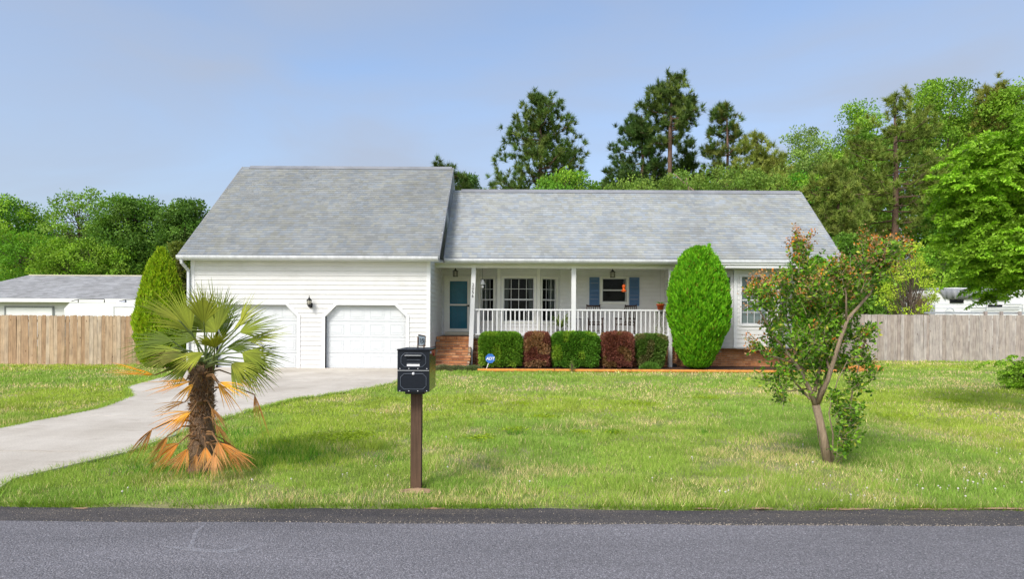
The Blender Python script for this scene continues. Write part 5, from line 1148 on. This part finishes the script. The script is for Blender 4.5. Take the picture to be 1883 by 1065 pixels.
bs = Vector((11.75, 14.3, 0)); mimosa('mimosa_sapling', 'low mimosa sapling with drooping feathery leaves on the lawn at the right edge', bs, SP, [([bs, (11.7, 14.3, .4), (11.3, 14.2, .7)], [.03, .02, .01]), ([bs, (11.5, 14.1, .25), (11.2, 14.1, .3)], [.02, .012, .006])], 8, .28, 'sapling')
# ================================================================ BACKGROUND TREES
def envelope(profile):
    ys = [p[0] for p in profile]; l = [p[1] for p in profile]; r = [p[2] for p in profile]; return ys, l, r
def crown_lobes(profile, Y, n, lr, R, depth=.8):
    ys, l, r = envelope(profile); out = []; W = [b-a for a, b in zip(l, r)]
    tries = 0
    while len(out) < n and tries < n*20:
        tries += 1; py = R.uniform(ys[0], ys[-1]); a = np.interp(py, ys, l); b = np.interp(py, ys, r)
        if R.random() > (b-a)/max(W): continue
        u = R.uniform(-1, 1); lrp = lr*F/Y; hw = max((b-a)/2-lrp*.7, 2); px = (a+b)/2+u*hw
        p = at(px, max(py, ys[0]+lrp*.7), Y); hwm = (b-a)/2*Y/F; out.append(Vector((p.x, Y+R.uniform(-1, 1)*depth*hwm*math.sqrt(max(0, 1-u*u)), p.z)))
    return out
def decid(name, label, profile, Y, base, base2, nl, lr, npl, leaf=.22, seedv=1, group=None, cat='tree', bright_top=0, trunk_px=None, sparse=False, trunk_r=.22):
    R = random.Random(seedv); lobes = crown_lobes(profile, Y, nl, lr, R); ys, l, r = envelope(profile); cpx = trunk_px or (l[len(l)//2]+r[len(r)//2])/2; gp = at(cpx, ys[-1], Y)
    t = thing(name, label, cat, (gp.x, Y, 0), group); ztop = at(cpx, ys[0], Y).z; m = MB()
    zf = max(.8, gp.z*.8); top = Vector((gp.x+R.uniform(-.3, .3), Y, ztop*.86)); tr = [Vector((gp.x, Y, -.05)), Vector((gp.x+R.uniform(-.15, .15), Y, zf)), (Vector((gp.x, Y, zf))+top)/2+Vector((R.uniform(-.4, .4), 0, 0)), top]; m.tube(tr, [trunk_r, trunk_r*.8, trunk_r*.5, .04], 8)
    m.build('trunk', M['bark'], t); m = MB()
    for c in lobes[:min(len(lobes), 70 if not sparse else 140)]:
        zz = max(zf, c.z-R.uniform(.8, 2.5)); f = (zz-zf)/max(.1, top.z-zf); f = min(max(f, 0), .95); o = Vector((gp.x, Y, zf)).lerp(top, f); mid = o.lerp(c, .5)+Vector((0, 0, -.15*(c-o).length)); m.tube([o, mid, c], [trunk_r*.28*(1-f)+.02, trunk_r*.14+.012, .008], 4, cap=False)
    m.build('limbs', M['bark'], t)
    nl_ = len(lobes); Lc = np.array([tuple(c) for c in lobes]); n = nl_*npl; idx = np.repeat(np.arange(nl_), npl); q = rdir(n); rad = lr*(np.array([R.uniform(.6, 1.35) for _ in range(nl_)]))[idx]*rng.random(n)**.45
    P = Lc[idx]+q*rad[:, None]*[1.15, 1.15, .72]; D = unit(q*.6+rdir(n)*.8+[0, 0, .1])
    tone = (np.array([R.uniform(.62, 1.32) for _ in range(nl_)]))[idx]; mixl = (np.array([R.random() < .4 for _ in range(nl_)]))[idx]; C = np.where(mixl[:, None], np.array(base2)[None], np.array(base)[None])*tone[:, None]*rng.uniform(.75, 1.25, (n, 1))
    V, FI, CC = cards(P, D, leaf*rng.uniform(.6, 1.3, n), leaf*.32, C); npmesh('crown', V, FI, M['treeleaf'], CC, t); return t
def pine(label, profile, Y, cpx, base, base2, nt_, tuft=.50, seedv=1, group='tall pine trees behind the house', tr=.2, npt=46, lean=0, flat=.6, wd=.026, gap=None):
    R = random.Random(seedv); tufts = crown_lobes(profile, Y, nt_, tuft*.6, R, .9); ys = [p[0] for p in profile]; b = at(cpx, ys[-1], Y); tp = at(cpx+lean, ys[0]+4, Y)
    t = thing('pine_tree', label, 'pine', (b.x, Y, 0), group); m = MB(); m.tube([(b.x, Y, -.05), (b.x, Y, b.z), ((b.x+tp.x)/2+.1, Y, (b.z+tp.z)/2), (tp.x, Y, tp.z)], [tr*1.25, tr, tr*.7, .05], 8, jit=.04); m.build('trunk', M['pinebark'], t)
    # cluster the tufts on boughs
    nb = max(20, nt_//12); bo = R.sample(tufts, min(nb, len(tufts))); T2 = []; m = MB(); zb = b.z
    for c in bo:
        f = min(.96, max(.0, (c.z-zb-.25*abs(c.x-b.x))/(tp.z-zb))); o = Vector((b.x, Y, zb)).lerp(tp, f); mid = o.lerp(c, .55)+Vector((0, 0, -.12*(c-o).length)); m.tube([o, mid, c], [.05*(1-f)+.03, .035, .015], 5, cap=False)
        for k in range(12):
            s_ = R.uniform(.35, 1.0); p = o.lerp(c, s_)+Vector((R.gauss(0, .42), R.gauss(0, .42), R.gauss(.05, .26))); T2.append(p)
            if k < 5: m.tube([o.lerp(c, s_*.85), p], [.018, .008], 3, cap=False)
    T2 += tufts[:nt_//3]
    if gap: T2 = [p for p in T2 if not (abs(p.x-(b.x+tp.x)/2) < gap[2] and p.y < Y+.2 and gap[0] < 599-(p.z-H)*F/Y < gap[1])]
    m.build('boughs', M['pinebark'], t); T = np.array([tuple(p) for p in T2]); n = len(T)*npt; idx = np.repeat(np.arange(len(T)), npt)
    ax = unit(np.stack([(T[:, 0]-b.x)*.25, (T[:, 1]-Y)*.25, np.full(len(T), .9)], 1)+rng.normal(size=(len(T), 3))*.35); D = unit(ax[idx]*.75+rdir(n)*.85); P = T[idx]-ax[idx]*rng.uniform(0, .25, (n, 1))
    tone = rng.uniform(.7, 1.3, len(T))[idx]; mixl = (rng.random(len(T)) < .35)[idx]; C = np.where(mixl[:, None], np.array(base2)[None], np.array(base)[None])*tone[:, None]*rng.uniform(.8, 1.2, (n, 1))
    V, FI, CC = spikes(P, D, tuft*rng.uniform(.6, 1.1, n), wd, C); npmesh('needles', V, FI, M['needle'], CC, t); return t
PB, PB2 = (.055, .100, .024), (.095, .135, .034)
# pines behind the roof
pine('broad rounded pine standing alone above the middle of the roof', [(174, 975, 1035), (195, 948, 1048), (230, 928, 1066), (270, 908, 1094), (310, 900, 1080), (340, 876, 1070), (372, 866, 1080)], 52, 992, PB, PB2, 820, seedv=3, tr=.2)
pine('tallest pine with bare trunk showing above the right roof', [(135, 1218, 1258), (160, 1200, 1268), (190, 1165, 1290), (215, 1170, 1288), (245, 1190, 1262), (262, 1200, 1250)], 50, 1232, (.05, .085, .022), PB2, 380, seedv=4, tr=.17, gap=(225, 372, .4))
pine('dense bushy pine just left of the tallest pine', [(208, 1155, 1190), (235, 1135, 1205), (270, 1120, 1225), (310, 1110, 1240), (350, 1100, 1245), (372, 1098, 1245)], 54, 1180, (.042, .085, .022), (.06, .10, .03), 640, seedv=5)
pine('short pine just right of the tallest pine', [(258, 1245, 1275), (290, 1240, 1285), (330, 1240, 1300), (372, 1235, 1310)], 55, 1262, (.05, .09, .022), PB2, 260, seedv=6)
pine('slender pine with small round top right of the tallest pine', [(188, 1325, 1348), (210, 1305, 1368), (240, 1298, 1372), (265, 1296, 1362), (290, 1292, 1375), (330, 1285, 1400), (370, 1280, 1420)], 50, 1336, PB, (.10, .12, .03), 330, seedv=7, tr=.14, gap=(235, 345, .35))
pine('yellow green young pine beside the slender pine', [(245, 1375, 1400), (275, 1350, 1430), (310, 1335, 1455), (345, 1330, 1470), (400, 1340, 1500)], 47, 1392, (.13, .17, .035), (.17, .20, .05), 420, seedv=8, tr=.1)
pine('big spreading pine with a pale bare trunk behind the right fence', [(178, 1625, 1665), (200, 1600, 1700), (235, 1560, 1725), (280, 1555, 1730), (330, 1530, 1735), (380, 1520, 1720), (430, 1530, 1700), (460, 1545, 1680)], 43, 1645, (.10, .145, .03), (.15, .195, .045), 560, seedv=9, tr=.24, tuft=.46, gap=(285, 440, .55), group='tall pine trees behind the fence')
pine('olive pine between the roof corner and the big spreading pine', [(300, 1500, 1540), (340, 1480, 1570), (390, 1480, 1590), (440, 1490, 1600), (500, 1500, 1600)], 40, 1540, (.11, .155, .035), (.15, .19, .045), 420, seedv=10, tr=.12, tuft=.36, group='tall pine trees behind the fence')
pine('olive topped pine at the upper right edge', [(158, 1805, 1850), (190, 1790, 1860), (230, 1780, 1870), (280, 1790, 1870)], 47, 1828, (.12, .14, .03), (.15, .16, .04), 240, seedv=12, tr=.12, group='tall pine trees behind the fence')
pine('dark little pine tip behind the right end of the garage ridge', [(304, 806, 818), (312, 800, 850), (330, 790, 862), (350, 780, 870)], 48, 812, (.05, .08, .02), PB, 40, seedv=13, tr=.1)
DB, DB2 = (.10, .195, .022), (.16, .27, .032)
gr = 'broadleaf trees behind the right fence'
decid('broadleaf_tree', 'pale leafy tree behind the slender pine', [(232, 1470, 1500), (250, 1440, 1515), (280, 1420, 1535), (330, 1400, 1560), (420, 1400, 1580)], 55, (.15, .23, .06), (.18, .27, .08), 150, .7, 120, .2, 21, gr)
decid('broadleaf_tree', 'bright tree with ragged top left of the big spreading pine', [(185, 1560, 1600), (205, 1545, 1625), (250, 1535, 1640), (320, 1520, 1650), (420, 1510, 1650)], 52, (.12, .23, .035), DB2, 170, .75, 120, .2, 22, gr)
decid('broadleaf_tree', 'tall bright green tree right of the big spreading pine', [(145, 1735, 1770), (160, 1690, 1790), (200, 1670, 1810), (260, 1660, 1830), (340, 1660, 1840), (440, 1670, 1840)], 50, DB, DB2, 260, .8, 130, .2, 23, gr)
decid('broadleaf_tree', 'tall tree filling the upper right corner', [(150, 1860, 1905), (175, 1820, 1930), (230, 1800, 1960), (320, 1790, 1980), (460, 1780, 1980)], 46, (.11, .21, .025), DB2, 240, .8, 130, .2, 24, gr)
decid('broadleaf_tree', 'dark green rounded tree behind the grey tarp', [(330, 1730, 1790), (370, 1700, 1850), (430, 1690, 1880), (500, 1690, 1900), (560, 1700, 1900)], 43, (.07, .17, .02), DB, 240, .7, 130, .18, 25, gr)
decid('understory_tree', 'leafy green bush between the pine trunk and the tarp', [(450, 1690, 1760), (480, 1670, 1800), (520, 1660, 1820), (590, 1660, 1820)], 39.5, (.10, .22, .02), DB2, 150, .55, 120, .16, 26, gr)
decid('understory_tree', 'dark low foliage right of the roof corner', [(430, 1530, 1600), (470, 1510, 1640), (520, 1500, 1660), (600, 1500, 1670)], 37, (.06, .13, .018), (.09, .18, .025), 170, .6, 120, .16, 27, gr)
decid('understory_tree', 'bright green bush peeping above the right roof edge', [(318, 1460, 1500), (345, 1440, 1530), (400, 1440, 1570), (470, 1460, 1580)], 44, (.07, .2, .02), DB2, 130, .6, 110, .17, 28, gr)
decid('understory_tree', 'bright green bushes low above the roof ridge beside the broad pine', [(310, 1030, 1060), (325, 1000, 1080), (345, 980, 1100), (375, 960, 1110)], 46, (.10, .22, .03), DB2, 80, .55, 90, .17, 29, 'bushes showing above the roof ridge')
decid('understory_tree', 'low foliage above the ridge between the pines and the slender pine', [(325, 1250, 1420), (345, 1110, 1450), (375, 1090, 1480)], 45, (.09, .16, .03), (.13, .2, .04), 170, .55, 90, .17, 30, 'bushes showing above the roof ridge')
decid('understory_tree', 'bluish green tree top peeping between the garage ridge and the broad pine', [(322, 845, 872), (335, 838, 885), (365, 830, 900)], 50, (.05, .11, .03), (.08, .15, .04), 50, .5, 80, .17, 31, 'bushes showing above the roof ridge')
decid('slender_tree', 'small yellow green tree with pale stems behind the right fence', [(445, 1650, 1690), (470, 1632, 1712), (500, 1618, 1720), (540, 1612, 1720), (580, 1620, 1712)], 29, (.24, .34, .03), (.30, .38, .05), 75, .28, 55, .10, 33, None, trunk_r=.05, sparse=True)
# left trees
gl = 'broadleaf trees beyond the left fence'
decid('broadleaf_tree', 'broad green tree at the far left edge', [(362, -15, 30), (385, -40, 75), (420, -60, 95), (470, -70, 100), (530, -70, 100)], 54, (.065, .155, .02), DB2, 240, .75, 130, .2, 41, gl)
decid('broadleaf_tree', 'loose pale tree with thin upright branches left of the dark tree', [(345, 165, 188), (365, 95, 195), (395, 78, 200), (430, 75, 215), (480, 80, 220), (520, 80, 220)], 50, (.11, .20, .03), (.15, .24, .05), 120, .50, 60, .2, 42, gl, sparse=True, trunk_r=.14)
decid('broadleaf_tree', 'dense dark green rounded tree beyond the left fence', [(360, 225, 270), (375, 200, 295), (400, 180, 310), (440, 170, 320), (520, 170, 320)], 48, (.065, .14, .022), (.09, .17, .03), 240, .7, 130, .19, 43, gl)
decid('broadleaf_tree', 'dark tree with open crown touching the garage roof edge', [(365, 335, 372), (385, 305, 385), (420, 295, 385), (460, 290, 375), (520, 290, 370)], 46, (.06, .13, .022), (.09, .165, .035), 150, .6, 120, .19, 44, gl)
decid('understory_tree', 'bright green bushes above the neighbouring roof at the left', [(425, 0, 60), (450, -30, 140), (480, -40, 160), (520, -40, 160)], 47, (.085, .2, .02), DB2, 170, .6, 110, .17, 45, gl)
decid('understory_tree', 'yellow green bushes above the neighbouring roof in the middle', [(440, 90, 160), (465, 75, 250), (490, 70, 275), (520, 70, 275)], 46.5, (.11, .21, .02), (.15, .25, .03), 170, .6, 110, .17, 46, gl)
decid('olive_bush', 'dark olive conifer behind the pointed yellow green arborvitae', [(445, 322, 345), (465, 310, 352), (500, 300, 355), (560, 300, 355)], 27, (.06, .085, .015), (.09, .10, .02), 90, .3, 100, .10, 47, None)
# dense far-off wood behind everything
def wood(name, label, px0, px1, top, bot, Y, base, n):
    px = rng.uniform(px0, px1, n); tp = np.interp(px, [p[0] for p in top], [p[1] for p in top])+18*vnoise(px, px*0, 26, 51)-4; py = tp+(bot-tp)*rng.random(n)**1.1; yy = Y+rng.uniform(-2.5, 2.5, n)
    P = np.stack([(px-941.5)*Y/F, yy, H+(599-py+ROLL*(px-941.5))*Y/F], 1)+rdir(n)*.4; tone = .6+.8*vnoise(px, py, 14, 52); C = np.array(base)[None]*tone[:, None]*rng.uniform(.75, 1.25, (n, 1))
    V, FI, CC = cards(P, rdir(n), .42, .16, C); tag(npmesh(name, V, FI, M['treeleaf'], CC), label, 'woodland', None, 'stuff')
wood('far_woodland', 'far dark wood closing the view behind the right fence', 1080, 2150, [(1080, 345), (1300, 320), (1500, 290), (1700, 220), (1900, 190), (2150, 190)], 610, 62, (.075, .15, .022), 80000)
wood('far_woodland', 'far dark wood closing the view beyond the left fence', -260, 420, [(-260, 400), (0, 420), (150, 430), (400, 425)], 600, 62, (.055, .115, .016), 30000)
# bare pole-like dead branch behind the roof
t = thing('dead_branch', 'thin pale bare branch leaning above the roof ridge beside the tallest pine', 'branch', (at(1255, 340, 40).x, 40, 0)); m = MB()
m.tube([at(1238, 318, 40), at(1258, 336, 40), at(1282, 356, 40), at(1300, 420, 40)+Vector((0, 0, -2))], [.03, .05, .06, .07], 5); m.tube([at(1282, 420, 40), at(1262, 330, 40), at(1262, 326, 40)], [.06, .03, .01], 5); m.build('bare_limb', M['rampole'] if 'rampole' in M else M['myrtlebark'], t)
# dry pampas grass plume by the trailer
t = thing('pampas_grass', 'tall dry tan pampas grass beside the travel trailer', 'grass plant', (at(1692, 600, 30).x, 30, 0)); n = 2600; c0 = at(1692, 560, 30)
a = rng.uniform(0, 2*math.pi, n); P = np.stack([c0.x+rng.normal(0, .16, n), 30+rng.normal(0, .15, n), rng.uniform(.3, 2.5, n)], 1); D = unit(np.stack([np.cos(a)*.25+.15, np.sin(a)*.25, np.ones(n)], 1))
V, FI, CC = spikes(P, D, rng.uniform(.3, .85, n), .012, colvar(n, (.42, .33, .20))); npmesh('plume', V, FI, M['petal'], CC, t)

# ================================================================ LAWN GRASS
def grass_zone(y0, y1, dens, h, wd, xpad=1.5, xl=None, xr=None):
    ymid = (y0+y1)/2; n = int((y1-y0)*2*(941.5/F*ymid+xpad)*dens); y = rng.uniform(y0, y1, n); hw = 941.5/F*y+xpad; x = rng.uniform(-1, 1, n)*hw
    ok = ~inpoly(x, y, DR) & ~inpoly(x, y, BED)
    ok &= ~((y > 19.75) & (x > -10.2) & (x < 10.9) & (y < 29)); ok &= ~((y > 21.25) & (x < -10.2)); ok &= ~(y > 26.05)
    ok &= ~((np.abs(x+.80) < .12) & (np.abs(y-5.30) < .12) & (rng.random(n) < .85))
    x, y = x[ok], y[ok]
    # clumpy density, thin over dry patches
    dry = vnoise(x, y, 1.5, 61)*.55+vnoise(x, y, .5, 62)*.45; tuftn = vnoise(x, y, .16, 63); band = np.clip((y-5.0)/.6, 0, 1)
    keep = rng.random(len(x)) < np.clip(1.25-dry*1.0+(tuftn-.5)*.9, .12, 1); x, y, dry, tuftn = x[keep], y[keep], dry[keep], tuftn[keep]; n = len(x)
    hh = h*(.45+.9*tuftn+.25*rng.random(n))*(1+.7*(vnoise(x, y, .8, 64) > .78)); P = np.stack([x, y, np.zeros(n)], 1); D = unit(rdir(n)*.55+[0, 0, 1.0])
    lime = vnoise(x, y, 2.2, 65); g = np.array((.225, .325, .068))[None]*(.84+.32*vnoise(x, y, .35, 66))[:, None]; g[lime > .62] *= (1.15, 1.06, .9); g[lime < .3] *= (.86, .94, .95)
    tan = rng.random(n) < np.clip((dry-.42)*1.6, .05, .55); g[tan] = np.array((.52, .45, .27))*rng.uniform(.7, 1.2, (tan.sum(), 1))
    g = g*rng.uniform(.75, 1.25, (n, 1)); V, FI, CC = spikes(P, D, hh, wd, g); return V, FI, CC
Vs, Fs, Cs = [], [], []; off = 0
for z in ((4.86, 7.0, 6200, .044, .0026), (7.0, 9.5, 3400, .046, .0038), (9.5, 13, 1500, .048, .0065), (13, 18, 560, .052, .010), (18, 26.1, 260, .058, .015)):
    V, FI, CC = grass_zone(*z); Vs.append(V); Fs.append(FI+off); Cs.append(CC); off += len(V)
# ragged fringe hanging over the asphalt edge
n = 9000; x = rng.uniform(-6, 6, n); y = 4.80+(vnoise(x+40, x*0+3, 1.3, 5)-.5)*.07+rng.uniform(-.02, .09, n)
kp = (rng.random(n) < np.clip(vnoise(x, x*0, .35, 71)*1.6-.15, 0.05, 1)) & ~inpoly(x, y+.03, DR); x, y = x[kp], y[kp]; n = len(x)
V, FI, CC = spikes(np.stack([x, y, np.zeros(n)], 1), unit(rdir(n)*.5+[0, -.35, .8]), rng.uniform(.03, .085, n), .0026, colvar(n, (.13, .22, .03), .3)); Vs.append(V); Fs.append(FI+off); Cs.append(CC); off += len(V)
ex, ey, ez = [], [], []
for (xa, ya), (xb, yb) in zip(DR[1:], DR[2:]):
    if max(ya, yb) < 5: continue
    Ld = math.hypot(xb-xa, yb-ya); k = int(Ld*(900 if min(ya, yb) < 12 else 350)); t_ = rng.random(k); nx, ny = (yb-ya)/Ld, -(xb-xa)/Ld; o_ = -rng.normal(.005, .03, k)
    ex += list(xa+(xb-xa)*t_+nx*-o_*0-nx*o_*1.0); ey += list(ya+(yb-ya)*t_-ny*o_); ez += [0.0]*k
n = len(ex); P = np.stack([ex, ey, ez], 1); kp = rng.random(n) < np.clip(vnoise(P[:, 0], P[:, 1], .4, 81)*1.5, .25, 1); P = P[kp]; n = len(P)
V, FI, CC = spikes(P, unit(rdir(n)*.6+[0, 0, .8]), rng.uniform(.05, .11, n), np.where(P[:, 1] < 9, .003, .007), colvar(n, (.22, .32, .065), .3)); Vs.append(V); Fs.append(FI+off); Cs.append(CC); off += len(V)
g = npmesh('lawn_grass', np.concatenate(Vs), np.concatenate(Fs), M['blade'], np.concatenate(Cs)); tag(g, 'short uneven green and tan lawn grass', 'grass', None, 'stuff')

# tall dark clumps behind the palm, yellow-green weed mats
C_, D_, L_, K_ = [], [], [], []
for px, py, r, k in ((470, 850, .35, 500), (520, 845, .3, 350), (560, 835, .22, 200), (420, 800, .2, 160), (480, 820, .35, 400), (300, 870, .3, 260), (700, 850, .12, 60), (1300, 800, .08, 40), (950, 800, .08, 40), (1128, 800, .06, 60)):
    c = gnd(px, py)
    for i in range(k): C_.append((c.x+random.gauss(0, r), c.y+random.gauss(0, r*.6), 0)); D_.append((random.gauss(0, .35), random.gauss(0, .35), 1)); L_.append(random.uniform(.06, .15)); K_.append(np.array((.07, .19, .02))*random.uniform(.7, 1.3))
V, FI, CC = spikes(np.array(C_), unit(np.array(D_)), np.array(L_), .004, np.array(K_)); tag(npmesh('tall_grass_tufts', V, FI, M['blade'], CC), 'taller darker grass tufts right of the palm', 'grass', None, 'stuff')
C_, D_, L_, K_ = [], [], [], []
for px, py, r in ((590, 808, .28), (640, 812, .3), (655, 803, .2), (520, 818, .15), (870, 742, .22), (960, 745, .22), (840, 775, .2), (1000, 770, .2), (885, 810, .2), (1070, 800, .12), (1130, 800, .12), (945, 795, .15), (1300, 735, .3), (1180, 745, .3), (1640, 770, .3), (1750, 740, .3), (1560, 740, .3)):
    c = gnd(px, py)
    for i in range(int(r*1400)): C_.append((c.x+random.gauss(0, r*.6), c.y+random.gauss(0, r*.5), random.uniform(.015, .05))); D_.append((random.gauss(0, 1), random.gauss(0, 1), .35)); L_.append(random.uniform(.02, .045)); K_.append(np.array((.23, .33, .02))*random.uniform(.7, 1.2))
V, FI, CC = cards(np.array(C_), unit(np.array(D_)), np.array(L_), .008, np.array(K_)); tag(npmesh('yellow_green_weeds', V, FI, M['leaf'], CC), 'low yellow green weed patches in the lawn', 'weeds', None, 'stuff')
# white clover heads, near the road on the right mostly
C_ = []
for px, py, s_, k in ((1560, 912, 60, 26), (1800, 905, 90, 40), (1700, 880, 120, 30), (1330, 915, 20, 10), (970, 895, 20, 8), (1240, 890, 60, 6), (1800, 830, 120, 20), (700, 880, 200, 14), (1100, 860, 300, 14), (600, 800, 300, 10), (250, 900, 80, 8), (1300, 760, 400, 20)):
    for i in range(int(k*.45)): c = gnd(min(px+random.gauss(0, s_), 2100), max(700, py+random.gauss(0, 9))); C_.append(c)
m = MB()
for c in C_:
    if c.y < 4.95: continue
    z = random.uniform(.025, .05); r = random.uniform(.005, .010); m.lathe([(0, z-r), (r*.8, z-r*.5), (r, z), (r*.7, z+r*.7), (0, z+r)], (c.x, c.y, 0), 6); m.tube([(c.x, c.y, 0), (c.x, c.y, z-r)], .0012, 3, cap=False)
tag(m.build('clover_flowers', plain('clover_white', (.72, .68, .60), .8, .2, 40)), 'scattered small white clover heads in the lawn', 'flowers', None, 'stuff')
# loose gravel along the seam of the two asphalts and sandy spill at the grass edge
def pebbles(name, label, n, xf, yf, rf, zf, mat_, kd='stuff'):
    m = MB()
    for i in range(n):
        x, y, r = xf(), yf(), rf(); z = zf; b = [(x+r*random.uniform(.7, 1.2)*math.cos(a), y+r*random.uniform(.7, 1.2)*math.sin(a), z) for a in (0.3, 1.5, 2.9, 4.1, 5.3)]; m.add(b+[(x, y, z+r*random.uniform(.5, .9))], [(0, 1, 5), (1, 2, 5), (2, 3, 5), (3, 4, 5), (4, 0, 5)])
    tag(m.build(name, mat_), label, 'gravel', None, kd)
pebbles('loose_gravel', 'loose pale gravel along the seam between the two asphalts', 1900, lambda: random.triangular(-4.8, 5.2, 2.5), lambda: random.gauss(4.415, .028), lambda: random.uniform(.0025, .0065), .006, plain('pale_gravel', (.42, .36, .28), .9, .5, 60))
pebbles('edge_gravel', 'scattered pale grit on the dark asphalt strip', 1300, lambda: random.uniform(-5, 5), lambda: random.uniform(4.42, 4.82), lambda: random.uniform(.0015, .0045), .006, plain('pale_grit', (.45, .38, .28), .9, .5, 60))
pebbles('road_grit', 'scattered grit on the grey road', 260, lambda: random.uniform(-5, 5), lambda: random.uniform(3.2, 4.38), lambda: random.uniform(.0012, .003), .018, plain('road_grit_stone', (.5, .48, .44), .9, .5, 60))
for px, py, rx in ((150, 938, .06), (1400, 938, .12), (1560, 939, .22), (1730, 939, .25), (1860, 938, .3), (1300, 938, .1), (800, 938, .08)):
    c = gnd(px, py); m = MB(); pts = [(c.x+rx*math.cos(a)*random.uniform(.7, 1.2), c.y-.0+.025*math.sin(a)*random.uniform(.6, 1.3), .0105) for a in np.linspace(0, 2*math.pi, 15)[:-1]]; m.add(pts, [tuple(range(14))]); tag(m.build('sand_spill', M['soil']), None, None, None, 'structure')
c = gnd(1400, 941); t = thing('dry_leaf', 'single curled brown leaf lying on the asphalt edge', 'leaf', c); m = MB(); m.add([c+Vector((-.045, 0, .014)), c+Vector((0, -.02, .03)), c+Vector((.05, .0, .012)), c+Vector((.0, .022, .016))], [(0, 1, 3), (1, 2, 3)]); m.build('blade', plain('dry_leaf_brown', (.40, .20, .11), .9, .2, 40), t)
c = gnd(1182, 906); t = thing('dry_leaf', 'small orange leaf in the grass in front of the house', 'leaf', c); m = MB(); m.add([c+Vector((-.025, 0, .05)), c+Vector((0, -.015, .06)), c+Vector((.028, .0, .05)), c+Vector((.0, .014, .054))], [(0, 1, 3), (1, 2, 3)]); m.build('blade', plain('orange_leaf', (.55, .22, .05), .9, .2, 40), t)
# bits of mulch
m = MB()
for i in range(900):
    x = random.uniform(-1, 10.5); y = random.uniform(19.12, 20.2); a = random.uniform(0, 3.14); m.obox((x, y, .03), Vector((math.cos(a), math.sin(a), random.uniform(-.2, .3)))*.06, Vector((-math.sin(a), math.cos(a), 0))*.02, Vector((0, 0, .012)))
tag(m.build('bark_chips', M['mulch']), 'loose dark bark chips on the bed', 'mulch', None, 'stuff')
